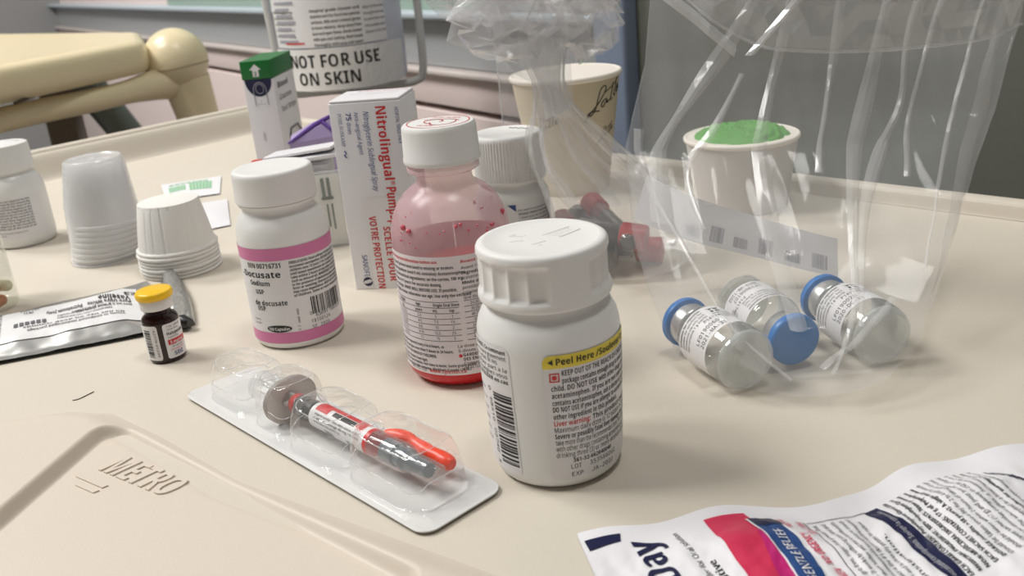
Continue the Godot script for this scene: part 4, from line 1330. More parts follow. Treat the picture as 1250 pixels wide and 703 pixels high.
	part("red_ring", ax.call([Vector2(0.0, 0.0757), Vector2(0.0049, 0.0757), Vector2(0.0051, 0.0762), Vector2(0.0051, 0.0795), Vector2(0.0, 0.0796)]), M.red_plastic, s)
	part("stopper", ax.call([Vector2(0.0, 0.0798), Vector2(0.0048, 0.0798), Vector2(0.0051, 0.0803), Vector2(0.0051, 0.0835), Vector2(0.0046, 0.0840), Vector2(0.0046, 0.0850), Vector2(0.0051, 0.0856), Vector2(0.0051, 0.0915), Vector2(0.0, 0.0930)]), M.black, s)
	var lm := func(p: Vector2, off: float) -> Vector3:
		# p.x along the barrel, p.y round it, 0 towards the front
		var a := p.y / 0.0055
		return Vector3(p.x, 0.0115 + (0.0055 + off) * sin(a), -0.0205 + (0.0055 + off) * cos(a))
	var lab := part("label", sheet(30, 20, func(u: float, v: float) -> Vector3: return lm.call(Vector2(lerpf(0.0935, 0.1330, u), lerpf(-0.006, 0.0125, v)), 0.0001)), M.label, s)
	print_on("print", "ink", lab, func(st: SurfaceTool) -> void:
		lines(st, ["inject under the skin once a day", "single use syringe 40 mg / 0.4 mL", "sterile solution discard after use~"], Vector2(0.0975, 0.0036), 0.0010, 0.0016, 0.033, lm)
		barcode(st, 0.1050, -0.0036, 0.1115, -0.0010, lm, true, 12)
		barcode(st, 0.1215, -0.0036, 0.1270, -0.0006, lm, true, 13)
		box2(st, 0.1080, 0.0060, 0.1240, 0.0084, lm, 0.0002, 0.002))
	print_on("red_panel", "red_ink", lab, func(st: SurfaceTool) -> void:
		box2(st, 0.0960, 0.0088, 0.1300, 0.0124, lm, 0.0002, 0.002)
		box2(st, 0.0960, 0.0056, 0.1050, 0.0088, lm, 0.0002, 0.002)
		box2(st, 0.1245, 0.0058, 0.1300, 0.0088, lm, 0.0002, 0.002))
	part("red_collar", ax.call([Vector2(0.0050, 0.1325), Vector2(0.0057, 0.1327), Vector2(0.0057, 0.1352), Vector2(0.0050, 0.1354)]), M.red_plastic, s)
	part("needle_cover", ax.call([Vector2(0.0, 0.1410), Vector2(0.0034, 0.1410), Vector2(0.0048, 0.1425), Vector2(0.0048, 0.1500), Vector2(0.0042, 0.1506), Vector2(0.0042, 0.1540), Vector2(0.0046, 0.1546), Vector2(0.0044, 0.1570), Vector2(0.0033, 0.1585), Vector2(0.0031, 0.1690), Vector2(0.0, 0.1691)]), M.grey_plastic, s)
	part("tip_shield", ax.call([Vector2(0.0058, 0.1350), Vector2(0.0060, 0.1500), Vector2(0.0056, 0.1560), Vector2(0.0044, 0.1600), Vector2(0.0042, 0.1740), Vector2(0.0036, 0.1748), Vector2(0.0, 0.1748)]), M.glass, s)
	var orange := st_new()
	bar(orange, smooth_path([Vector3(0.1340, 0.0130, -0.0262), Vector3(0.1440, 0.0125, -0.0300), Vector3(0.1520, 0.0105, -0.0305), Vector3(0.1600, 0.0095, -0.0312), Vector3(0.1690, 0.0085, -0.0318)], 5), [0.0018, 0.0024, 0.0028, 0.0030, 0.0030, 0.0029, 0.0026, 0.0024, 0.0026, 0.0030, 0.0032, 0.0033, 0.0032, 0.0030, 0.0030, 0.0031, 0.0033, 0.0034, 0.0033, 0.0030, 0.0022], 14)
	part("needle_guard", done(orange), M.orange_plastic, s)


# ---------------------------------------------------------------- cartons

func spray_box() -> void:
	var t := thing("spray_carton", "tall white carton with red sideways lettering, standing behind the pink-banded bottle", "carton", Vector3(-0.0977, 0.0, -0.5612))
	t.basis = Basis(Vector3(0.985, 0, 0.1726), Vector3.UP, Vector3(-0.1726, 0, 0.985))
	var st := st_new()
	slab(st, rect_poly(0.0, -0.036, 0.0440, 0.0), 0.0, 0.1165, 0.0006, 0.0005, 2)
	part("carton_body", done(st), M.card, t)
	var lid := st_new()
	slab(lid, rect_poly(0.0006, -0.0356, 0.0434, -0.0002), 0.1166, 0.1182, 0.0012, 0.0008, 3)
	part("top_flap", done(lid), M.card, t)
	var m := flat_map(Vector3(0, 0, 0), Vector3(1, 0, 0), Vector3(0, 1, 0))
	var sk := st_new()
	area(sk, rounded2(0.0125, -0.0, 0.0440, 0.0590, 0.003), m, 0.0002, 0.05)
	var seal := part("seal_sticker", done(sk), M.label, t)
	var dn := -PI / 2
	print_on("red_print", "red_ink", t, func(s: SurfaceTool) -> void:
		text(s, "Nitrolingual", Vector2(0.0285, 0.1135), 0.0062, m, {"style": "bold", "rot": dn, "fit": 0.0440}, 0.0003)
		text(s, "®", Vector2(0.0318, 0.0690), 0.0028, m, {"rot": dn}, 0.0003)
		text(s, "Pumpspray", Vector2(0.0285, 0.0650), 0.0062, m, {"style": "bold", "rot": dn, "fit": 0.0340}, 0.0003))
	print_on("navy_print", "blue_ink", t, func(s: SurfaceTool) -> void:
		text(s, "HOSPITAL TRADE PACK", Vector2(0.0400, 0.1125), 0.0022, m, {"rot": dn, "fit": 0.0215})
		text(s, "Nitroglycerin Sublingual Spray", Vector2(0.0207, 0.1112), 0.0034, m, {"rot": dn, "fit": 0.0480, "skew": 0.2})
		text(s, "Anti-anginal Agent", Vector2(0.0152, 0.1110), 0.0026, m, {"rot": dn, "fit": 0.0255})
		text(s, "75", Vector2(0.0100, 0.1108), 0.0032, m, {"style": "bold", "rot": dn})
		text(s, "doses", Vector2(0.0100, 0.1050), 0.0026, m, {"rot": dn, "fit": 0.0068})
		text(s, "SANOFI", Vector2(0.0070, 0.0228), 0.0034, m, {"rot": dn, "fit": 0.0138})
		text(s, "POHL BOSKAMP", Vector2(0.0052, 0.1106), 0.0021, m, {"style": "serif", "rot": dn, "fit": 0.0195})
		bar(s, [Vector3(0.0060, 0.0885, 0.0003), Vector3(0.0072, 0.0868, 0.0003), Vector3(0.0056, 0.0858, 0.0003), Vector3(0.0068, 0.0842, 0.0003)], 0.00035, 5))
	print_on("swirl_emblem", "navy", t, func(s: SurfaceTool) -> void:
		for h in 2:
			var p := PackedVector2Array()
			for k in 13:
				var a := PI * k / 12.0 * 0.9 + PI * h + 0.4
				p.append(Vector2(0.0086, 0.0052) + Vector2(cos(a), sin(a)) * 0.0030)
			for k in 13:
				var a := PI * (12 - k) / 12.0 * 0.9 + PI * h + 0.4
				p.append(Vector2(0.0086, 0.0052) + Vector2(cos(a), sin(a)) * (0.0030 - 0.0017 * sin(PI * (12 - k) / 12.0) - 0.0002))
			area(s, p, m, 0.0003, 0.05))
	print_on("red_print", "red_ink", seal, func(s: SurfaceTool) -> void:
		text(s, "SCELLÉ POUR", Vector2(0.0232, 0.0405), 0.0044, m, {"style": "bold", "rot": dn, "fit": 0.0355}, 0.0004)
		text(s, "VOTRE PROTECTION", Vector2(0.0152, 0.0475), 0.0044, m, {"style": "bold", "rot": dn, "fit": 0.0470}, 0.0004))
	var top := flat_map(Vector3(0, 0.1182, 0), Vector3(1, 0, 0), Vector3(0, 0, -1))
	print_on("top_print", "red_ink", t, func(s: SurfaceTool) -> void:
		text(s, "Nitrolingual Pumpspray", Vector2(0.042, 0.030), 0.0028, top, {"rot": PI, "fit": 0.032}, 0.0003))
	print_on("top_note", "pale_ink", t, func(s: SurfaceTool) -> void:
		text(s, "HOSPITAL TRADE PACK  75 doses", Vector2(0.038, 0.020), 0.0020, top, {"rot": PI, "fit": 0.030}, 0.0003))


func strip_box() -> void:
	var t := thing("strip_carton", "tall narrow white carton with a green top, white arrow and a finger drawing", "carton", Vector3(-0.2208, 0, -0.8580))
	t.basis = Basis(Vector3(0.996, 0, 0.085), Vector3.UP, Vector3(-0.085, 0, 0.996))
	var st := st_new()
	slab(st, rect_poly(0.0, -0.066, 0.0275, 0.0), 0.0, 0.100, 0.0005, 0.0004, 2)
	part("carton_body", done(st), M.card, t)
	var g := st_new()
	slab(g, rect_poly(-0.0002, -0.0662, 0.0277, 0.0002), 0.1004, 0.1165, 0.0006, 0.0006, 2)
	part("green_top", done(g), M.green_card, t)
	var m := flat_map(Vector3.ZERO, Vector3(1, 0, 0), Vector3(0, 1, 0))
	var nv := part("navy_half_disc", (func() -> ArrayMesh:
		var s := st_new()
		var p := PackedVector2Array()
		for k in 25:
			var a := PI + PI * k / 24.0
			p.append(Vector2(0.0140, 0.1000) + Vector2(cos(a) * 0.0122, sin(a) * 0.0150))
		area(s, p, m, 0.0002, 0.05)
		return done(s)).call(), M.navy, t)
	print_on("finger_outline", "pale_ink", nv, func(s: SurfaceTool) -> void:
		var pts := []
		pts.append(Vector3(0.0085, 0.0770, 0.0004))
		for k in 13:
			var a := PI - PI * k / 12.0
			pts.append(Vector3(0.0142 + 0.0058 * cos(a), 0.0905 + 0.0070 * sin(a), 0.0004))
		pts.append(Vector3(0.0200, 0.0770, 0.0004))
		bar(s, pts, 0.00035, 5)
		var nail := []
		for k in 21:
			var a := TAU * k / 20.0
			nail.append(Vector3(0.0142 + 0.0036 * cos(a), 0.0918 + 0.0042 * sin(a), 0.0004))
		bar(s, nail, 0.0003, 5)
		text(s, "1", Vector2(0.0135, 0.0795), 0.0022, m, {})
		box2(s, 0.0110, 0.0782, 0.0180, 0.0786, m, 0.0003))
	print_on("white_arrow", "label", t, func(s: SurfaceTool) -> void:
		area(s, PackedVector2Array([Vector2(0.0105, 0.1025), Vector2(0.0160, 0.1025), Vector2(0.0160, 0.1085), Vector2(0.0185, 0.1085), Vector2(0.0133, 0.1135), Vector2(0.0080, 0.1085), Vector2(0.0105, 0.1085)]), m, 0.0006, 0.05))
	print_on("arrow_number", "green_card", t, func(s: SurfaceTool) -> void:
		text(s, "2", Vector2(0.0120, 0.1035), 0.0034, m, {"style": "bold"}, 0.0009))
	print_on("print", "grey_ink", t, func(s: SurfaceTool) -> void:
		text(s, "4278019", Vector2(0.0125, 0.0450), 0.0020, m, {"rot": -PI / 2 + PI, "fit": 0.008})
		var side := flat_map(Vector3(0.0275, 0, 0), Vector3(0, 0, -1), Vector3(0, 1, 0))
		text(s, "Blood", Vector2(0.010, 0.090), 0.0050, side, {"style": "bold", "fit": 0.032})
		text(s, "Glucose", Vector2(0.010, 0.079), 0.0048, side, {"fit": 0.038})
		text(s, "Test Strips", Vector2(0.010, 0.068), 0.0048, side, {"fit": 0.048}))
	print_on("strip_outline", "grey_ink", t, func(s: SurfaceTool) -> void:
		var side := flat_map(Vector3(0.0275, 0, 0), Vector3(0, 0, -1), Vector3(0, 1, 0))
		var pts := []
		for q in [[0.022, 0.028], [0.022, 0.044], [0.028, 0.050], [0.052, 0.050], [0.058, 0.044], [0.058, 0.028]]:
			pts.append(side.call(Vector2(q[0], q[1]), 0.0004))
		bar(s, pts, 0.0010, 6))


func packet_bin() -> void:
	var at := Vector3(-0.1460, 0, -0.6700)
	var turn := 0.12
	var t := thing("packet_holder", "clear plastic open-top holder with two slot marks, behind the pink-banded bottle", "holder", at, turn)
	var w := 0.062
	var d := 0.034
	var h := 0.056
	var st := st_new()
	for q in [[-w / 2, d / 2, w / 2, d / 2], [w / 2, d / 2, w / 2, -d / 2], [w / 2, -d / 2, -w / 2, -d / 2], [-w / 2, -d / 2, -w / 2, d / 2]]:
		st.set_smooth_group(-1)
		quad(st, Vector3(q[0], 0.0005, q[1]), Vector3(q[2], 0.0005, q[3]), Vector3(q[0] * 1.04, h, q[1] * 1.04), Vector3(q[2] * 1.04, h, q[3] * 1.04))
	part("walls", done(st), M.bin_plastic, t)
	part("floor_plate", block(w, 0.0012, d, 0.002), M.bin_plastic, t)
	var rim := st_new()
	bar(rim, [Vector3(-w / 2 * 1.04, h, d / 2 * 1.04), Vector3(w / 2 * 1.04, h, d / 2 * 1.04), Vector3(w / 2 * 1.04, h, -d / 2 * 1.04), Vector3(-w / 2 * 1.04, h, -d / 2 * 1.04), Vector3(-w / 2 * 1.04, h, d / 2 * 1.04)], 0.0009, 8)
	part("rim", done(rim), M.milky, t)
	var ins := part("paper_insert", block(w * 0.96, h * 0.93, 0.0008, 0.0003), M.paper, t, Vector3(0, 0.0014, d / 2 - 0.0025))
	var sl := st_new()
	var m := flat_map(Vector3(0, 0, 0.0005), Vector3(1, 0, 0), Vector3(0, 1, 0))
	for q in [[0.0165, 0.034, 0.0188, 0.050], [0.0205, 0.034, 0.0228, 0.050], [0.0155, 0.034, 0.0240, 0.0365]]:
		area(sl, rounded2(q[0], q[1], q[2], q[3], 0.0009), m, 0.0003, 0.05)
	for q in [[0.0182, 0.014, 0.0196, 0.031], [0.0215, 0.012, 0.0229, 0.031]]:
		area(sl, rounded2(q[0], q[1], q[2], q[3], 0.0006), m, 0.0003, 0.05)
	part("slot_mark", done(sl), M.grey_leg, ins)
	var cl := st_new()
	slab(cl, rect_poly(-0.0295, 0.000, -0.0215, 0.014), 0.0640, 0.0672, 0.002, 0.001, 3)
	bar(cl, [Vector3(-0.025, 0.0655, 0.012), Vector3(-0.0215, 0.0615, 0.0185), Vector3(-0.020, 0.055, 0.0195)], [0.0025, 0.0025, 0.002], 8)
	part("red_tab", done(cl), M.red_plastic, t)
	# the wipes standing in it
	var b := Basis(Vector3.UP, turn)
	for i in 7:
		var o := part("wipe_packet", block(0.050, 0.056, 0.0022, 0.0006), M.card, self)
		o.transform = Transform3D(b * Basis(Vector3.RIGHT, -0.10 - 0.01 * i), at + b * Vector3(-0.001 + 0.0012 * (i % 3), 0.0035 + 0.0011 * (i % 4), 0.0100 - i * 0.0036))
		tag(o, ["foremost white wipe packet standing in the clear holder", "second white wipe packet from the front of the clear holder", "third white wipe packet from the front of the clear holder", "middle white wipe packet of the row in the clear holder", "third white wipe packet from the back of the clear holder", "second white wipe packet from the back of the clear holder", "rearmost white wipe packet standing in the clear holder"][i], "packet", "wipe packets in the clear holder")
	var lying := part("wipe_packet", block(0.054, 0.0030, 0.030, 0.001), M.card, self)
	lying.transform = Transform3D(b * Basis(Vector3(0, 0, 1), 0.05), at + b * Vector3(0.004, 0.0630, -0.004))
	tag(lying, "white wipe packet with dark letters lying lower across the top of the clear holder", "packet", "wipe packets in the clear holder")
	print_on("print", "ink", lying, func(s: SurfaceTool) -> void:
		text(s, "MIL FROM", Vector2(-0.004, -0.004), 0.0042, flat_map(Vector3(0, 0.0030, 0), Vector3(1, 0, 0), Vector3(0, 0, -1)), {"style": "bold", "fit": 0.026}))
	var upper := part("wipe_packet", block(0.050, 0.0024, 0.028, 0.001), M.card, self)
	upper.transform = Transform3D(b * Basis.from_euler(Vector3(-0.06, -0.22, 0.09)), at + b * Vector3(0.006, 0.0668, -0.008))
	tag(upper, "upper tilted white wipe packet lying over another across the clear holder", "packet", "wipe packets in the clear holder")
	var p := thing("purple_wrapper", "purple plastic piece with folded facets behind the tall white carton", "wrapper", Vector3(-0.139, 0, -0.762), 0.2)
	p.scale = Vector3(1, 0.93, 1)
	var ps := st_new()
	var base := PackedVector3Array([Vector3(-0.03, 0, 0.015), Vector3(0.03, 0, 0.015), Vector3(0.035, 0, -0.015), Vector3(-0.03, 0, -0.018)])
	var mid := PackedVector3Array([Vector3(-0.028, 0.066, 0.014), Vector3(0.032, 0.070, 0.014), Vector3(0.034, 0.072, -0.012), Vector3(-0.026, 0.068, -0.014)])
	var tip := PackedVector3Array([Vector3(-0.012, 0.076, 0.002), Vector3(0.020, 0.088, 0.006), Vector3(0.026, 0.088, -0.006), Vector3(-0.010, 0.078, -0.004)])
	rings(ps, [base, mid, tip], [-1, -1])
	part("body", done(ps), M.purple, p)
	var fs := st_new()
	bar(fs, [Vector3(-0.029, 0.067, 0.0150), Vector3(-0.006, 0.0785, 0.0065), Vector3(0.012, 0.0865, 0.0060)], [0.001, 0.0022, 0.0012], 6)
	bar(fs, [Vector3(0.000, 0.080, 0.0075), Vector3(0.009, 0.0705, 0.0145)], [0.0022, 0.0010], 6)
	part("dark_fold", done(fs), M.purple_dark, p)


# ---------------------------------------------------------------- cups

func cup_stacks() -> void:
	var at := Vector3(-0.3007, 0, -0.6860)
	var cup: Node3D = null
	var wall := func(h: float, r0: float, r1: float, lip: float) -> Array:
		return [Vector2(r0, 0.0), Vector2(r0 + lip, 0.0002), Vector2(r0 + lip, 0.0016), Vector2(r0 - 0.0002, 0.0020), Vector2(r1 + 0.0004, h - 0.003), Vector2(r1 - 0.0002, h - 0.0012), Vector2(r1 - 0.0014, h), Vector2(r1 - 0.0022, h - 0.0008), Vector2(0.0, h - 0.0009)]
	var words := ["topmost", "second from the top", "third from the top", "fourth from the top", "fifth from the top", "third from the bottom", "second from the bottom", "bottommost"]
	for i in 8:
		var k := 7 - i
		if cup == null:
			cup = thing("medicine_cup", "", "cup")
			part("cup_wall", lathe(wall.call(0.0475, 0.0246, 0.0208, 0.0011), 64), M.cup_plastic, cup)
			var em := st_new()
			bar(em, [Vector3(-0.001, 0.0467, 0.0), Vector3(0.001, 0.0467, 0.0)], 0.0008, 6)
			part("moulding_mark", done(em), M.cup_plastic, cup)
		else:
			cup = copy(cup)
		cup.position = at + Vector3(0.0009 * k, 0.0041 * k, 0.0)
		cup.rotation = Vector3(0, 0.7 * i, 0)
		tag(cup, "clear plastic medicine cup, %s of the upside-down stack at the left" % words[i], "cup", "clear medicine cups in the stack")
	var paper: Node3D = null
	var pleat := func(a: float, y: float) -> float:
		var p := fposmod(a * 16.0 / TAU + 0.3 * sin(a * 5.0), 1.0)
		return -0.0007 * (1.0 - smoothstep(0.0, 0.16, p)) if y > 0.002 and y < 0.0332 else 0.0
	words = ["topmost", "second from the top", "third from the top", "middle one", "third from the bottom", "second from the bottom", "bottommost"]
	for i in 7:
		var k := 6 - i
		if paper == null:
			paper = thing("paper_cup", "", "cup")
			var prof := [Vector2(0.0262, 0.0004)]
			for q in 7:
				var a := PI * q / 6.0
				prof.append(Vector2(0.0264 + 0.0013 * sin(a), 0.0014 - 0.0013 * cos(a)))
			prof.append_array([Vector2(0.0258, 0.0032), Vector2(0.0235, 0.0175), Vector2(0.0206, 0.0330), Vector2(0.0202, 0.0338), Vector2(0.0190, 0.0340), Vector2(0.0, 0.0340)])
			part("cup_wall", lathe(prof, 200, pleat), M.paper, paper)
		else:
			paper = copy(paper)
		paper.position = Vector3(-0.2311 - 0.0003 * (k % 2), 0.0027 * k, -0.6412 + 0.0004 * (k % 3))
		paper.rotation.y = 0.9 * i
		tag(paper, "white pleated paper cup, %s of the short upside-down stack" % words[i], "cup", "pleated paper cups in the stack")


func copy(o: Node3D) -> Node3D:
	var c: Node3D = o.duplicate()
	var n := str(o.name)
	if n.right(3).is_valid_int():
		n = n.left(n.length() - 4)
	c.name = numbered(n)
	add_child(c, true)
	return c


func open_cup(t: Node3D, h: float, r0: float, r1: float, mat: String, inside: String, lip: float) -> void:
	part("cup_wall", lathe([Vector2(0.0, 0.003), Vector2(r0 - 0.002, 0.003), Vector2(r0 - 0.001, 0.0), Vector2(r0, 0.0), Vector2(r1, h - lip)], 72), M[mat], t)
	var pr := []
	for k in 9:
		var a := -PI / 2 + PI * 1.25 * k / 8.0
		pr.append(Vector2(r1 + lip * cos(a) * 0.9, h - lip + lip * sin(a)))
	part("rolled_rim", lathe(pr, 72), M.cup_inside, t)
	var st := st_new()
	var inner := [Vector2(r1 - lip * 0.3, h - lip * 0.6), Vector2(r0 - 0.0012, 0.006), Vector2(0.0, 0.0059)]
	turned(st, inner, 72)
	part("cup_inside", done(st), M[inside], t)


func coffee_cup() -> void:
	var t := thing("coffee_cup", "cream paper coffee cup with black script behind the tied plastic bag", "cup", Vector3(0.058, 0, -0.762))
	open_cup(t, 0.0950, 0.030, 0.0432, "cup_paper", "cup_inside", 0.0022)
	part("drink", lathe([Vector2(0.0, 0.0885), Vector2(0.0418, 0.0885), Vector2(0.0419, 0.0888), Vector2(0.0, 0.0890)], 56), M.coffee, t)
	var m := round_map(0.030, 0.0, 0.0432, 0.095)
	print_on("script_lettering", "ink", t, func(st: SurfaceTool) -> void:
		var words := [[[[0.0, 0.0], [0.10, 0.16], [0.30, 0.34], [0.48, 0.62], [0.46, 0.76], [0.36, 0.74], [0.30, 0.52], [0.24, 0.22], [0.14, 0.10], [0.06, 0.16], [0.16, 0.20], [0.34, 0.10]], [[0.52, 0.34], [0.42, 0.32], [0.38, 0.22], [0.44, 0.16], [0.54, 0.30], [0.54, 0.20], [0.62, 0.22]], [[0.72, 0.66], [0.68, 0.40], [0.64, 0.20], [0.72, 0.20]], [[0.86, 0.70], [0.80, 0.40], [0.78, 0.22], [0.84, 0.22]], [[0.46, 0.56], [0.70, 0.58], [0.96, 0.66]], [[0.88, 0.30], [0.98, 0.36], [0.96, 0.44], [0.88, 0.36], [0.90, 0.22], [1.04, 0.28]]]]
		for rep in [[0.0075, 0.060, 0.030, 0.026], [0.0165, 0.040, 0.016, 0.014], [-0.026, 0.050, 0.018, 0.016]]:
			for stroke in words[0]:
				var pts := []
				for q in stroke:
					pts.append(m.call(Vector2(rep[0] + q[0] * rep[2], rep[1] + q[1] * rep[3] + q[0] * rep[2] * 0.45), 0.0001))
				bar(st, smooth_path(pts, 4), 0.00045 * rep[2] / 0.022, 5))


func green_cup() -> void:
	var t := thing("foam_cup", "pale foam cup filled with bright green, standing behind the large clear bag", "cup", Vector3(0.174, 0, -0.6685))
	open_cup(t, 0.0525, 0.0325, 0.0395, "foam", "foam", 0.0018)
	var n := noise(3, 120.0)
	part("green_filling", lathe([Vector2(0.0, 0.044), Vector2(0.0368, 0.0480), Vector2(0.0372, 0.0500)], 40), M.green_stuff, t)
	part("green_mound", sheet(60, 20, func(u: float, v: float) -> Vector3:
		var a := TAU * u
		var r := 0.0372 * (1.0 - v)
		return Vector3(r * sin(a), 0.0490 + 0.0085 * (1.0 - pow(1.0 - v, 4.0)) + n.get_noise_2d(r * sin(a) * 3.0, r * cos(a) * 3.0) * 0.0035 * minf(1.0, v * 5.0), r * cos(a))), M.green_stuff, t)


# ---------------------------------------------------------------- the wipe canister in its wire holder

func canister() -> void:
	var c := Vector3(-0.1865, 0.0, -1.250)
	var t := thing("wipe_canister", "white canister in a wire holder with a NOT FOR USE ON SKIN band", "canister", c)
	var tilt := Basis(Vector3(0, 0, 1), 0.0)
	part("body", lathe([Vector2(0.0, 0.041), Vector2(0.070, 0.040), Vector2(0.0765, 0.042), Vector2(0.0785, 0.047), Vector2(0.0790, 0.075), Vector2(0.0800, 0.20), Vector2(0.0805, 0.215), Vector2(0.070, 0.228), Vector2(0.0, 0.230)], 72), M.can_plastic, t)
	var m := round_map(0.080)
	var at := func(deg: float) -> float: return deg_to_rad(deg) * 0.080
	var up := part("label", patch(at.call(-75.0), 0.094, at.call(52.0), 0.205, m, 0.0001, 60, 4), M.label, t)
	print_on("print", "ink", up, func(st: SurfaceTool) -> void:
		var ll := ["Hospital grade cleaner and", "disinfectant for hard non porous", "surfaces. Kills most common germs", "in three minutes. Keep away from", "heat and open flame. Avoid contact", "with eyes and clothing. Wash hands", "thoroughly with soap and water"]
		lines(st, ll, Vector2(at.call(-16.0), 0.1345), 0.0036, 0.0066, 0.060, m, {"style": "bold"})
		lines(st, ["*PRECAUTION: store upright in a cool", "place away from children", "first aid: rinse at once", "call a physician if it", "persists after rinsing"], Vector2(at.call(-68.0), 0.1345), 0.0030, 0.0070, 0.048, m)
		lines(st, ["wipe surface until", "thoroughly wet, allow", "to stand then rinse", "with potable water", "dispose in the trash"], Vector2(at.call(30.0), 0.1335), 0.0032, 0.0072, 0.030, m))
	print_on("blue_column", "pale_ink", up, func(st: SurfaceTool) -> void:
		for i in 9:
			box2(st, at.call(-60.0), 0.100 + i * 0.0075, at.call(-60.0) + 0.040 - 0.004 * (i % 3), 0.1035 + i * 0.0075, m, 0.0006, 0.01))
	print_on("red_line", "red_ink", up, func(st: SurfaceTool) -> void:
		box2(st, at.call(-48.0), 0.0985, at.call(-25.0), 0.1005, m, 0.0007, 0.01))
	var nz := noise(6, 30.0)
	var wm := func(p: Vector2, off: float) -> Vector3:
		var bump: float = 0.0012 + 0.0025 * smoothstep(0.012, 0.045, p.x) * absf(nz.get_noise_2d(p.x * 25.0, p.y * 8.0))
		return m.call(p, off + bump)
	var band := part("warning_band", patch(at.call(-80.0), 0.0425, at.call(70.0), 0.0925, wm, 0.0004, 120, 12), M.white_matte, t)
	print_on("warning_print", "black", band, func(st: SurfaceTool) -> void:
		text(st, "NOT FOR USE", Vector2(at.call(-2.0), 0.0705), 0.0150, wm, {"style": "bold", "al": 0.5, "fit": 0.116}, 0.0008)
		text(st, "ON SKIN", Vector2(at.call(-8.0), 0.0495), 0.0150, wm, {"style": "bold", "al": 0.5, "fit": 0.078}, 0.0008))
	var h := thing("wire_holder", "white bent wire holder round the wipe canister", "holder", c)
	var st := st_new()
	var rz := 0.0
	bar(st, smooth_path([Vector3(-0.0915, 0.24, rz), Vector3(-0.0885, 0.15, rz), Vector3(-0.086, 0.095, rz), Vector3(-0.084, 0.045, rz), Vector3(-0.074, 0.032, rz), Vector3(-0.03, 0.031, rz), Vector3(0.05, 0.031, rz), Vector3(0.088, 0.034, rz), Vector3(0.0985, 0.047, rz), Vector3(0.1005, 0.095, rz), Vector3(0.1010, 0.135, rz), Vector3(0.0995, 0.24, rz)], 6), 0.0052, 12)
	part("front_wire", done(st), M.wire, h)
	var s2 := st_new()
	bar(s2, smooth_path([Vector3(0.0, 0.24, -0.09), Vector3(0.0, 0.05, -0.09), Vector3(0.0, 0.031, -0.075), Vector3(0.0, 0.0305, 0.03)], 5), 0.0045, 10)
	var hoop := []
	for k in 33:
		var a := TAU * k / 32.0
		hoop.append(Vector3(0.0955 * cos(a), 0.24, 0.0955 * sin(a)))
	bar(s2, hoop, 0.0045, 10)
	part("back_wire", done(s2), M.wire, h)
	part("mount_post", tube([Vector3(-0.02, -0.9, -0.0985), Vector3(-0.02, 0.24, -0.0985)], 0.008, 14), M.wire, h)


# ---------------------------------------------------------------- packets

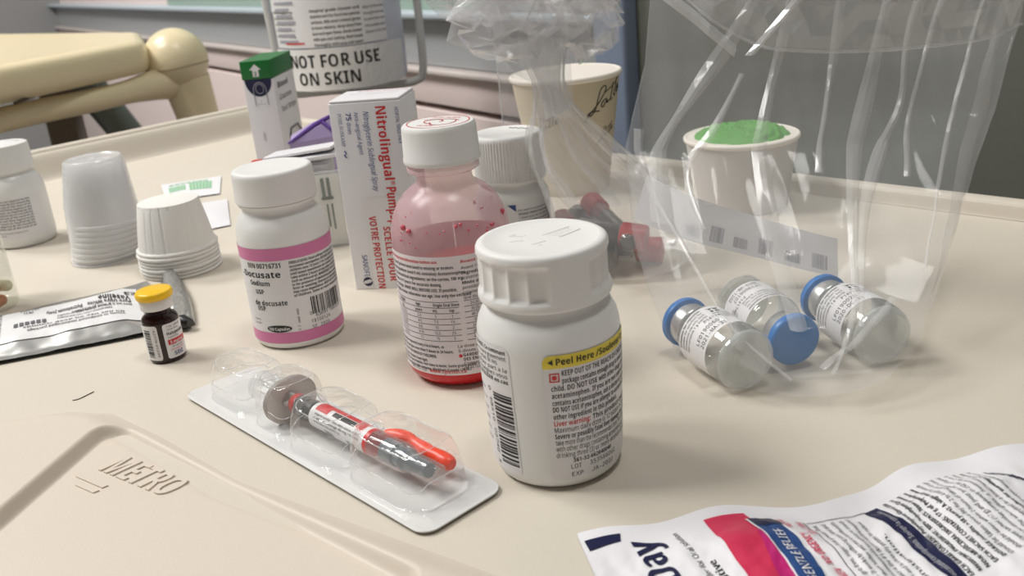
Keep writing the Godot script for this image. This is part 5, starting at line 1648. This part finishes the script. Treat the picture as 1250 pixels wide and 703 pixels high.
func foil_packets() -> void:
	var t := thing("ointment_packet", "long silver foil packet with a white printed label lying at the left", "packet")
	var ll := Vector3(-0.400, 0, -0.4588)
	var lr := Vector3(-0.204, 0, -0.518)
	var ur := Vector3(-0.247, 0, -0.6150)
	var ul := Vector3(-0.425, 0, -0.520)
	var n := noise(14, 22.0)
	var surf := func(u: float, v: float, off: float) -> Vector3:
		var p := ll.lerp(lr, u).lerp(ul.lerp(ur, u), v)
		var e := minf(minf(u, 1.0 - u) * 2.0, minf(v, 1.0 - v))
		var h := 0.0012 + 0.0060 * smoothstep(0.03, 0.30, e) + n.get_noise_2d(u * 0.22, v * 0.12) * 0.0013
		h += 0.0016 * (1.0 - smoothstep(0.0, 0.09, v)) * (0.8 + 0.2 * sin(u * 9.0))
		return p + Vector3.UP * (h + off)
	part("foil_body", sheet(120, 50, func(u: float, v: float) -> Vector3: return surf.call(u, v, 0.0)), M.foil, t)
	part("foil_back", sheet(40, 16, func(u: float, v: float) -> Vector3:
		var q: Vector3 = surf.call(1.0 - u, v, 0.0)
		q.y = 0.0004
		return q), M.foil, t)
	var lab := part("label", sheet(80, 30, func(u: float, v: float) -> Vector3: return surf.call(lerpf(0.50, 0.955, u), lerpf(0.20, 0.83, v), 0.0005)), M.label, t)
	# print runs upside down to the viewer: x to the left, y towards the front
	var m := func(p: Vector2, off: float) -> Vector3: return surf.call(0.945 - p.x / 0.195, 0.81 - (p.y / 0.105), off + 0.0003)
	var mm := func(p: Vector2, off: float) -> Vector3: return m.call(Vector2(p.x, 0.064 - p.y), off)
	print_on("print", "ink", lab, func(st: SurfaceTool) -> void:
		var um := func(p: Vector2, off: float) -> Vector3: return surf.call(0.945 - p.x / 0.195, 0.215 + (0.063 - p.y) / 0.105, off + 0.0007)
		text(st, "Vaseline", Vector2(0.003, 0.0120), 0.0095, um, {"style": "bold", "fit": 0.0175})
		text(st, "Pure Ultra White", Vector2(0.003, 0.0215), 0.0060, um, {"style": "bold", "fit": 0.0240})
		text(st, "Petroleum Jelly", Vector2(0.030, 0.0215), 0.0060, um, {"style": "bold", "fit": 0.0200})
		text(st, "Net wt 5 g skin protectant", Vector2(0.003, 0.0300), 0.0045, um, {"style": "bold", "fit": 0.0330})
		lines(st, ["helps protect minor cuts and scrapes", "keep out of eyes apply as needed"], Vector2(0.014, 0.0390), 0.0030, 0.0062, 0.0300, um, {"style": "bold"})
		lines(st, ["sterile in unopened undamaged package", "do not use on deep wounds~"], Vector2(0.008, 0.0530), 0.0030, 0.0060, 0.052, um, {"style": "bold"})
		text(st, "E3", Vector2(-0.001, 0.0055), 0.0050, um, {"style": "bold"})
		text(st, "LOT 0612", Vector2(0.054, 0.0080), 0.0040, um, {"style": "bold", "fit": 0.0100})
		text(st, "(01)", Vector2(0.057, 0.0150), 0.0040, um, {"style": "bold", "fit": 0.005}))
	print_on("grey_print", "grey_ink", lab, func(st: SurfaceTool) -> void:
		var um := func(p: Vector2, off: float) -> Vector3: return surf.call(0.945 - p.x / 0.195, 0.215 + (0.063 - p.y) / 0.105, off + 0.0007)
		barcode(st, 0.0740, 0.006, 0.0815, 0.058, um, false, 31)
		for k in 6:
			box2(st, 0.050 + k * 0.003, 0.0365, 0.0522 + k * 0.003, 0.0435, um, 0.0002, 0.01))
	var s := thing("foil_stick", "narrow curled silver foil stick with a dark end behind the brown vial", "packet")
	var a := Vector3(-0.2370, 0, -0.6300)
	var b := Vector3(-0.1955, 0, -0.5230)
	var side := Vector3(0.932, 0, -0.362)
	var ns := noise(2, 30.0)
	part("foil_body", sheet(16, 60, func(u: float, v: float) -> Vector3:
		var w := 0.0065 + 0.0015 * sin(v * 5.0)
		var k := (u - 0.5) * 2.0
		return b.lerp(a, v) + side * (k * w) + Vector3.UP * (0.001 + 0.009 * sqrt(maxf(0.0, 1.0 - k * k)) * (0.6 + 0.4 * sin(v * 3.0)) + 0.004 * absf(k) * 0.2 + ns.get_noise_2d(v * 8.0, k) * 0.0012)), M.foil, s)
	part("foil_back", sheet(2, 20, func(u: float, v: float) -> Vector3: return b.lerp(a, v) - side * ((u - 0.5) * 2.0 * 0.0068) + Vector3.UP * 0.0004), M.foil, s)
	var e := st_new()
	bar(e, [b + Vector3(-0.0035, 0.0048, 0.001), b + Vector3(0.0015, 0.0052, 0.004), b + Vector3(0.006, 0.0045, 0.0055)], [0.0030, 0.0046, 0.0030], 12)
	part("dark_end", done(e), M.black, s)


func swab_packets() -> void:
	var t := thing("swab_packet", "small white and green swab packet lying behind the paper cup stack", "packet")
	var c := [Vector3(-0.3059, 0, -0.8450), Vector3(-0.2600, 0, -0.8560), Vector3(-0.2780, 0, -0.9315), Vector3(-0.3330, 0, -0.9154)]
	var surf := func(u: float, v: float, off: float) -> Vector3:
		var p: Vector3 = c[0].lerp(c[1], u).lerp(c[3].lerp(c[2], u), v)
		return p + Vector3.UP * (0.0014 + 0.0022 * sin(PI * u) * sin(PI * v) + off)
	part("body", sheet(16, 16, func(u: float, v: float) -> Vector3: return surf.call(u, v, 0.0)), M.card, t)
	part("back_sheet", sheet(4, 4, func(u: float, v: float) -> Vector3:
		var q: Vector3 = surf.call(1.0 - u, v, 0.0)
		q.y = 0.0003
		return q), M.card, t)
	print_on("green_print", "green_ink", t, func(st: SurfaceTool) -> void:
		var m := func(p: Vector2, off: float) -> Vector3: return surf.call(p.x, p.y, off)
		for q in [[0.10, 0.38, 0.40, 0.66], [0.46, 0.30, 0.86, 0.72], [0.12, 0.76, 0.80, 0.84]]:
			for k in 7:
				var x := lerpf(q[0], q[2], k / 7.0)
				box2(st, x, q[1], x + (q[2] - q[0]) / 7.0 * 0.8, q[3], m, 0.0003, 0.2))
	var s := thing("swab_packet", "small plain white packet corner showing at the right of the paper cup stack", "packet")
	var d := [Vector3(-0.236, 0, -0.735), Vector3(-0.222, 0, -0.742), Vector3(-0.247, 0, -0.832), Vector3(-0.285, 0, -0.822)]
	var surf2 := func(u: float, v: float) -> Vector3:
		var p: Vector3 = d[0].lerp(d[1], u).lerp(d[3].lerp(d[2], u), v)
		return p + Vector3.UP * (0.0012 + 0.0015 * sin(PI * u) * sin(PI * v))
	part("body", sheet(10, 10, surf2), M.card, s)


# ---------------------------------------------------------------- vials lying in the big bag

func lying_vials() -> void:
	var spots := [[Vector3(0.0826, 0.0150, -0.4292), Vector3(0.1008, 0.0150, -0.3762), "glass vial with a blue cap lying leftmost in the clear bag, base towards the viewer"], [Vector3(0.1312, 0.0150, -0.3737), Vector3(0.1156, 0.0150, -0.4480), "glass vial lying in the clear bag with its blue cap towards the viewer"], [Vector3(0.1562, 0.0150, -0.4415), Vector3(0.1659, 0.0150, -0.3881), "glass vial with a blue cap lying rightmost in the clear bag"]]
	for i in 3:
		var a: Vector3 = spots[i][0]
		var b: Vector3 = spots[i][1]
		var t := thing("glass_vial", spots[i][2], "vial", Vector3.ZERO, 0.0, "blue-capped vials in the clear bag")
		var up := (a - b).normalized()
		var x := Vector3.UP.cross(up).normalized()
		# local y runs from the base to the cap
		t.transform = Transform3D(Basis(x, up, x.cross(up)), b)
		var r := 0.0145
		var long := 0.0560
		part("glass_body", lathe([Vector2(0.0, 0.0012), Vector2(0.0085, 0.0010), Vector2(0.0118, 0.0), Vector2(0.0136, 0.0009), Vector2(r, 0.0030), Vector2(r, 0.0345), Vector2(0.0136, 0.0378), Vector2(0.0112, 0.0402), Vector2(0.0092, 0.0415), Vector2(0.0086, 0.0428), Vector2(0.0086, 0.0450)], 64), M.glass, t)
		part("base_ring", lathe([Vector2(0.0104, 0.0011), Vector2(0.0118, 0.0003), Vector2(0.0134, 0.0012), Vector2(0.0142, 0.0031), Vector2(0.0132, 0.0030), Vector2(0.0117, 0.0018), Vector2(0.0104, 0.0014)], 64), M.milky, t)
		part("powder", lathe([Vector2(0.0, 0.0022), Vector2(0.0112, 0.0022), Vector2(0.0130, 0.0035), Vector2(0.0130, 0.0050), Vector2(0.0, 0.0054)], 48), M.jar_plastic, t)
		part("crimp_seal", lathe([Vector2(0.0086, 0.0430), Vector2(0.0100, 0.0432), Vector2(0.0106, 0.0440), Vector2(0.0106, 0.0505), Vector2(0.0100, 0.0512), Vector2(0.0, 0.0512)], 56), M.aluminium, t)
		part("cap", lathe([Vector2(0.0, 0.0513), Vector2(0.0112, 0.0513), Vector2(0.0122, 0.0519), Vector2(0.0124, 0.0532), Vector2(0.0122, 0.0552), Vector2(0.0115, 0.0560), Vector2(0.0100, 0.0563), Vector2(0.0, 0.0563)], 64), M.blue_cap, t)
		var top: float = [PI * 0.97, PI * 1.02, PI * 0.96][i]
		var m := round_map(r, top)
		var lm: Callable = func(p: Vector2, off: float) -> Vector3: return m.call(p, off)
		var lab := part("label", patch(-0.036, 0.0125, 0.032, 0.0345, m, 0.0001, 60, 2), M.label, t)
		print_on("print", "ink", lab, func(st: SurfaceTool) -> void:
			var x0: float = [-0.0175, -0.0020, -0.0175][i]
			text(st, ["2021-MA-31", "2019-VM-1202", "2020-DC-31"][i], Vector2(x0, 0.0142), 0.0024, m, {"style": "mono", "fit": 0.0170})
			text(st, ["LF0190060", "LF19006107", "LF0190020"][i], Vector2(x0, 0.0180), 0.0024, m, {"style": "mono", "fit": 0.0158})
			text(st, "P141742", Vector2(x0 + 0.0105, 0.0222), 0.0020, m, {"style": "mono", "fit": 0.0100})
			lines(st, ["*Cefazolin for injection", "powder for solution for", "intravenous use only. Each", "vial contains 1 g sterile"], Vector2(x0 - 0.0060, 0.0322), 0.0014, 0.0023, 0.0200, m)
			lines(st, ["store between 15 and 30", "protect from light.~", "discard unused portion"], Vector2(x0 + 0.019, 0.0250), 0.0013, 0.0022, 0.015, m)
			var dx: float = [0.0105, -0.002, 0.0105][i]
			for k in 4:
				for q in 5:
					if (k * 3 + q * 5 + k * q) % 3 != 0:
						box2(st, dx - 0.0105 + k * 0.0012, 0.0265 + q * 0.0009, dx - 0.0093 + k * 0.0012, 0.0274 + q * 0.0009, m, 0.0002)
			box2(st, dx - 0.0112, 0.0258, dx - 0.0052, 0.0262, m, 0.0002)
			box2(st, dx - 0.0112, 0.0314, dx - 0.0052, 0.0318, m, 0.0002))


# ---------------------------------------------------------------- the large clear bag

const BAG := [[0.001, 0.0775, 0.190, -0.3660, -0.475], [0.014, 0.0720, 0.197, -0.3560, -0.480], [0.030, 0.0680, 0.209, -0.3720, -0.490], [0.050, 0.0655, 0.231, -0.4100, -0.505], [0.090, 0.0660, 0.260, -0.4560, -0.525], [0.130, 0.0800, 0.276, -0.4780, -0.530], [0.165, 0.0860, 0.283, -0.4800, -0.535], [0.215, 0.0900, 0.290, -0.4800, -0.535]]


func bag_row(t: float) -> Array:
	var k := t * (BAG.size() - 1)
	var i := mini(int(k), BAG.size() - 2)
	var f := smoothstep(0.0, 1.0, k - i) * 0.35 + (k - i) * 0.65
	var out := []
	for j in 5:
		out.append(lerpf(BAG[i][j], BAG[i + 1][j], f))
	return out


func big_bag() -> void:
	var t := thing("clear_bag", "large clear plastic bag standing open at the right with three vials inside", "bag")
	var n1 := noise(21, 9.0, FastNoiseLite.TYPE_SIMPLEX_SMOOTH, FastNoiseLite.FRACTAL_RIDGED, 3)
	var n2 := noise(22, 30.0, FastNoiseLite.TYPE_SIMPLEX_SMOOTH, FastNoiseLite.FRACTAL_RIDGED, 2)
	var n3 := noise(23, 4.0)
	var crumple := func(s: float, y: float, side: float) -> float:
		var a := n1.get_noise_3d(s * 2.6 + side, y * 0.5 - s * 0.4, side * 3.0) * 0.0022
		a += n2.get_noise_3d(s * 1.5, y * 0.35 + s * 0.3, side * 7.0) * 0.0004
		a += n3.get_noise_3d(s * 1.5, y * 1.5, side) * 0.004
		return a * smoothstep(0.0, 0.05, y)
	var loop := func(u: float, v: float) -> Vector3:
		var r := bag_row(v)
		# u from 0.25 to 0.75 is the front, left to right; the rest the back
		var front_side := u >= 0.25 and u <= 0.75
		var s := (u - 0.5) * 4.0 if front_side else 1.0 - (u + (1.0 if u < 0.5 else 0.0) - 0.75) * 4.0
		var hx: float = (r[2] - r[1]) / 2.0
		var hz: float = (r[3] - r[4]) / 2.0
		var w := 1.0 - pow(absf(s), 2.6)
		var x: float = (r[1] + r[2]) / 2.0 + hx * s
		var d: float = crumple.call(x, r[0], 1.0 if front_side else 0.0)
		var side := 1.0 if front_side else -1.0
		return Vector3(x + d * s * 0.6, r[0], (r[3] + r[4]) / 2.0 + side * (hz * w + d * minf(1.0, w * 3.0)))
	part("film", sheet(260, 120, loop), M.film, t)
	# bottom seam
	part("bottom_film", sheet(40, 12, func(u: float, v: float) -> Vector3:
		var p: Vector3 = loop.call(0.25 + 0.5 * u, 0.0)
		var q: Vector3 = loop.call(fposmod(1.25 - 0.5 * u, 1.0), 0.0)
		var e := p.lerp(q, v)
		e.y = 0.0006
		return e), M.film, t)
	var front := func(s: float, y: float, off: float) -> Vector3:
		# s: 0 left edge, 1 right edge
		var v := 0.0
		for k in 60:
			if bag_row(k / 60.0)[0] <= y:
				v = k / 60.0
		var r0 := bag_row(v)
		var r1 := bag_row(minf(1.0, v + 1.0 / 60.0))
		var f := clampf((y - r0[0]) / maxf(1e-6, r1[0] - r0[0]), 0.0, 1.0)
		var p: Vector3 = loop.call(0.25 + 0.5 * s, v + f / 60.0)
		return p + Vector3(0, 0, off)
	# folds, where the film lies double
	var folds := [
		[[[0.58, 0.205], [0.565, 0.15], [0.56, 0.11], [0.555, 0.07], [0.56, 0.035]], 0.034],
		[[[0.70, 0.20], [0.66, 0.165], [0.64, 0.135], [0.655, 0.105], [0.62, 0.085], [0.585, 0.06], [0.57, 0.03]], 0.030],
		[[[0.74, 0.17], [0.70, 0.135], [0.69, 0.10], [0.70, 0.075]], 0.016],
		[[[0.915, 0.175], [0.905, 0.13], [0.91, 0.085], [0.92, 0.05], [0.94, 0.02]], 0.065],
		[[[0.83, 0.15], [0.82, 0.11], [0.81, 0.07], [0.80, 0.04]], 0.014],
		[[[0.30, 0.19], [0.22, 0.15], [0.13, 0.115], [0.08, 0.09], [0.07, 0.06]], 0.040],
		[[[0.36, 0.18], [0.325, 0.14], [0.315, 0.10], [0.34, 0.06], [0.38, 0.03]], 0.040],
		[[[0.24, 0.125], [0.20, 0.10], [0.14, 0.08], [0.17, 0.06]], 0.022],
		[[[0.45, 0.17], [0.46, 0.12], [0.465, 0.08]], 0.020],
		[[[0.02, 0.10], [0.05, 0.075], [0.12, 0.05], [0.20, 0.028], [0.33, 0.014]], 0.020],
		[[[0.44, 0.018], [0.56, 0.026], [0.68, 0.036]], 0.030],
		[[[0.55, 0.06], [0.55, 0.035], [0.47, 0.016]], 0.016],
	]
	for fo in folds:
		var pts := []
		for q in fo[0]:
			pts.append(Vector3(q[0], q[1], 0))
		var path := smooth_path(pts, 8)
		part("fold", facets(3, path.size() - 1, func(u: float, v: float) -> Vector3:
			var q: Vector3 = path[roundi((1.0 - v) * (path.size() - 1))]
			var w: float = fo[1] * (0.95 + 0.35 * sin(v * 7.0 + q.x * 20.0))
			return front.call(q.x + (u - 0.5) * w, q.y, 0.0012 + 0.0022 * sin(PI * u) + 0.0006 * sin(v * 14.0))), M.film_fold, t)
	# the turned-down mouth
	var n4 := noise(31, 16.0, FastNoiseLite.TYPE_SIMPLEX_SMOOTH, FastNoiseLite.FRACTAL_RIDGED, 3)
	part("turned_down_mouth", facets(40, 13, func(u: float, v: float) -> Vector3:
		var low := sampled([0.170, 0.152, 0.1385, 0.134, 0.132, 0.1310, 0.1305, 0.131, 0.134], u)
		var y := lerpf(low, 0.225, v)
		var p: Vector3 = front.call(lerpf(0.02, 0.98, u), minf(y, 0.21), 0.006)
		var d := n4.get_noise_2d(p.x * 1.6, y * 2.4 + p.x) * 0.020 * (0.12 + v)
		return Vector3(p.x, y + d * 0.2, p.z + d + 0.012 * v)), M.film_dense, t)
	part("crease", facets(2, 10, func(u: float, v: float) -> Vector3:
		var p: Vector3 = front.call(lerpf(0.235, 0.42, v) + (u - 0.5) * 0.022, lerpf(0.1345, 0.185, v), 0.012)
		return p + Vector3(0, 0, 0.002 * sin(PI * u))), M.film_knot, t)
	part("crease", facets(2, 8, func(u: float, v: float) -> Vector3:
		var p: Vector3 = front.call(lerpf(0.02, 0.20, 1.0 - v), lerpf(0.137, 0.166, v) + (u - 0.5) * 0.006, 0.012)
		return p + Vector3(0, 0, 0.002 * sin(PI * u))), M.film_knot, t)
	var hem := []
	for k in 41:
		var u := k / 40.0
		var low := sampled([0.170, 0.152, 0.1385, 0.134, 0.132, 0.1310, 0.1305, 0.131, 0.134], u)
		var p: Vector3 = front.call(lerpf(0.02, 0.98, u), low, 0.0072)
		hem.append(p)
	part("hem", tube(hem, 0.0008, 6), M.film_dense, t)
	# label stuck on the back film
	var c := [Vector3(0.0707, 0.0473, -0.5020), Vector3(0.180, 0.0075, -0.4900), Vector3(0.180, 0.0290, -0.4930), Vector3(0.0795, 0.0701, -0.5060)]
	var m := func(p: Vector2, off: float) -> Vector3:
		var u := p.x / 0.11
		var v := p.y / 0.024
		var q: Vector3 = c[0].lerp(c[1], u).lerp(c[3].lerp(c[2], u), v)
		return q + Vector3(0, -0.004 * sin(PI * u), 0.004 * sin(u * 8.0) + off)
	var lab := part("back_label", sheet(40, 8, func(u: float, v: float) -> Vector3: return m.call(Vector2(u * 0.11, v * 0.024), 0.0)), M.sticker, t)
	print_on("print", "pale_ink", lab, func(st: SurfaceTool) -> void:
		for k in 6:
			barcode(st, 0.026 + k * 0.014, 0.003, 0.034 + k * 0.014, 0.009 + 0.003 * (k % 2), m, true, 40 + k, 0.0004))


# ---------------------------------------------------------------- the tied bag and the tubes in it

func tied_bag() -> void:
	var base := Vector3(0.0, 0, 0)
	var t := thing("tied_bag", "clear plastic bag twisted shut at the neck, holding red-capped sample tubes", "bag")
	# rings: y, centre x, centre z, radius, crumple
	var rows := [[0.0008, 0.073, -0.564, 0.034, 0.1], [0.006, 0.074, -0.564, 0.041, 0.3], [0.022, 0.073, -0.565, 0.0415, 0.6], [0.040, 0.067, -0.569, 0.038, 0.8], [0.062, 0.053, -0.574, 0.031, 0.7], [0.084, 0.041, -0.574, 0.021, 0.6], [0.098, 0.036, -0.571, 0.0125, 0.4], [0.108, 0.034, -0.570, 0.0092, 0.3], [0.117, 0.0335, -0.570, 0.0088, 0.3], [0.128, 0.0325, -0.570, 0.0108, 0.35], [0.136, 0.032, -0.570, 0.0118, 0.4], [0.142, 0.032, -0.570, 0.0125, 0.5]]
	var n1 := noise(51, 14.0, FastNoiseLite.TYPE_SIMPLEX_SMOOTH, FastNoiseLite.FRACTAL_RIDGED, 3)
	var n2 := noise(52, 5.0)
	var f := func(u: float, v: float) -> Vector3:
		var k := v * (rows.size() - 1)
		var i := mini(int(k), rows.size() - 2)
		var g := k - i
		var r := []
		for j in 5:
			r.append(cubic_interpolate(rows[i][j], rows[i + 1][j], rows[maxi(i - 1, 0)][j], rows[mini(i + 2, rows.size() - 1)][j], g))
		var a := TAU * u
		var c := Vector3(cos(a), 0.0, sin(a)) * 0.05
		c.y = r[0] * 0.4
		var d: float = n1.get_noise_3dv(c * 1.6) * 0.0085 * r[4] + n2.get_noise_3dv(c * 3.0) * 0.012 * r[4] * 0.5
		var rr := maxf(0.003, r[3] + d)
		return Vector3(r[1] + rr * sin(a), r[0], r[2] + rr * cos(a) * 0.95)
	part("film", facets(44, 34, f), M.film_tied, t)
	part("twisted_neck", tube(smooth_path([Vector3(0.0375, 0.098, -0.570), Vector3(0.0345, 0.108, -0.570), Vector3(0.0335, 0.118, -0.570), Vector3(0.0325, 0.130, -0.570), Vector3(0.032, 0.142, -0.570)], 5), [0.0085, 0.0078, 0.0072, 0.007, 0.0068, 0.0068, 0.0066, 0.0066, 0.0066, 0.0068, 0.007, 0.0075, 0.008, 0.0086, 0.009, 0.0094, 0.0098, 0.010, 0.0098, 0.0094, 0.0088], 20), M.film_knot, t)
	# flared lobes above the knot
	var n3 := noise(61, 18.0, FastNoiseLite.TYPE_SIMPLEX_SMOOTH, FastNoiseLite.FRACTAL_RIDGED, 3)
	# the crumpled end above the knot: centre, half sizes
	var lumps := [[Vector3(0.0105, 0.1560, -0.567), Vector3(0.0250, 0.0200, 0.017)], [Vector3(0.0560, 0.1520, -0.567), Vector3(0.0175, 0.0190, 0.015)], [Vector3(0.0340, 0.1660, -0.572), Vector3(0.0260, 0.0220, 0.016)], [Vector3(-0.0040, 0.1740, -0.574), Vector3(0.0220, 0.0170, 0.014)], [Vector3(0.0640, 0.1740, -0.574), Vector3(0.0200, 0.0180, 0.014)]]
	var rng := RandomNumberGenerator.new()
	rng.seed = 77
	for q in lumps:
		var nu := 15
		var nv := 10
		var jit := []
		for k in (nu + 1) * (nv + 1):
			jit.append(Vector3(rng.randf_range(-1, 1), rng.randf_range(-1, 1), rng.randf_range(-1, 1)))
		part("crumpled_end", facets(nu, nv, func(u: float, v: float) -> Vector3:
			var i := roundi(u * nu) % nu
			var j := roundi(v * nv)
			var a := TAU * u
			var b := PI * (v - 0.5)
			var d := Vector3(sin(a) * cos(b), sin(b), cos(a) * cos(b))
			var k: Vector3 = jit[j * (nu + 1) + i] * (0.26 if j > 0 and j < nv else 0.0)
			var w := 1.0 + 0.35 * n3.get_noise_3dv((q[0] + d * 0.02) * 3.0)
			return q[0] + Vector3(d.x + k.x, d.y + k.y, d.z + k.z) * q[1] * w), M.film_dense, t)
	# the loose flap that hangs at the left of the knot
	part("loose_flap", facets(6, 7, func(u: float, v: float) -> Vector3:
		var p := Vector3(-0.004, 0.158, -0.575).lerp(Vector3(0.026, 0.134, -0.572), u).lerp(Vector3(0.010, 0.125, -0.576).lerp(Vector3(0.028, 0.112, -0.573), u), 1.0 - v)
		return p + Vector3(0, 0, 0.004 * sin(u * 7.0 + v * 4.0))), M.film_fold, t)
	# a loose panel of the same film behind, its hem upright at the left
	part("back_panel", facets(8, 8, func(u: float, v: float) -> Vector3:
		var p := Vector3(0.0040, 0.0885, -0.5950).lerp(Vector3(0.050, 0.0885, -0.6000), u).lerp(Vector3(0.0040, 0.136, -0.6050).lerp(Vector3(0.050, 0.132, -0.6050), u), v)
		return p + Vector3(0, 0, 0.002 * sin(u * 9.0))), M.film_fold, t)
	part("panel_hem", tube([Vector3(0.0040, 0.0885, -0.5950), Vector3(0.0040, 0.136, -0.6050)], 0.0007, 6), M.film_dense, t)
	# pleats running down from the knot
	for q in [[-0.9, -0.55, 0.10], [-0.45, -0.75, 0.085], [-0.1, 0.05, 0.09], [0.25, 0.45, 0.08], [0.7, 0.8, 0.10], [1.1, 1.3, 0.075]]:
		part("pleat", facets(2, 16, func(u: float, v: float) -> Vector3:
			var vv := lerpf(0.30, 0.72, v)
			var ang: float = lerpf(q[1], q[0], v) + (u - 0.5) * q[2] * (2.2 - v) + 0.05 * sin(v * 17.0)
			var p: Vector3 = f.call(fposmod(ang / TAU, 1.0), vv)
			return p + Vector3(sin(ang), 0, cos(ang)) * (0.0010 + 0.0012 * sin(PI * u))), M.film_dense, t)
	# sample tubes
	var tubes := [
		[Vector3(0.0375, 0.0190, -0.6080), Vector3(0.052, 0.0125, -0.540), "red", "red-capped blood tube at the left of the tied bag, cap to the back"],
		[Vector3(0.0575, 0.0290, -0.6060), Vector3(0.074, 0.0210, -0.535), "red", "red-capped blood tube lying topmost in the tied bag"],
		[Vector3(0.0720, 0.0088, -0.6050), Vector3(0.058, 0.0088, -0.535), "red", "red-capped blood tube lowest in the middle of the tied bag"],
		[Vector3(0.0945, 0.0090, -0.5560), Vector3(0.050, 0.0095, -0.5745), "red", "red-capped blood tube at the right end of the tied bag"],
		[Vector3(0.0830, 0.0220, -0.5420), Vector3(0.040, 0.0285, -0.560), "red", "red-capped blood tube lying crosswise in front in the tied bag"],
		[Vector3(0.0480, 0.0205, -0.6090), Vector3(0.0700, 0.0210, -0.5500), "black", "dark-capped sample tube beside the topmost red-capped tube in the tied bag"],
	]
	for q in tubes:
		var a: Vector3 = q[0]
		var b: Vector3 = q[1]
		var o := thing("sample_tube", q[3], "tube", Vector3.ZERO, 0.0, "blood sample tubes in the tied bag")
		var up := (a - b).normalized()
		var x := Vector3.RIGHT if absf(up.x) < 0.6 else Vector3.FORWARD
		x = (x - up * x.dot(up)).normalized()
		o.transform = Transform3D(Basis(x, up, x.cross(up)), b)
		var long := a.distance_to(b)
		part("glass_tube", lathe([Vector2(0.0, 0.0), Vector2(0.0030, 0.0006), Vector2(0.0052, 0.0024), Vector2(0.0062, 0.0056), Vector2(0.0062, long - 0.012)], 28), M.glass, o)
		part("blood", lathe([Vector2(0.0, 0.0008), Vector2(0.0028, 0.0012), Vector2(0.0048, 0.0028), Vector2(0.0057, 0.0058), Vector2(0.0057, long * 0.62), Vector2(0.0, long * 0.62)], 24), M.blood, o)
		part("cap", lathe([Vector2(0.0, long - 0.0155), Vector2(0.0066, long - 0.0155), Vector2(0.0078, long - 0.0145), Vector2(0.0080, long - 0.001), Vector2(0.0076, long + 0.0005), Vector2(0.0062, long + 0.0010), Vector2(0.0, long + 0.0004)], 36, func(a2: float, y: float) -> float: return 0.00025 * cos(a2 * 20.0)), M.black if q[2] == "black" else M.red_cap, o)
		if q[3].contains("left of") or q[3].contains("right end"):
			part("label", patch(-0.007, long * 0.18, 0.007, long * 0.62, round_map(0.0063), 0.0001, 20, 2), M.label, o)
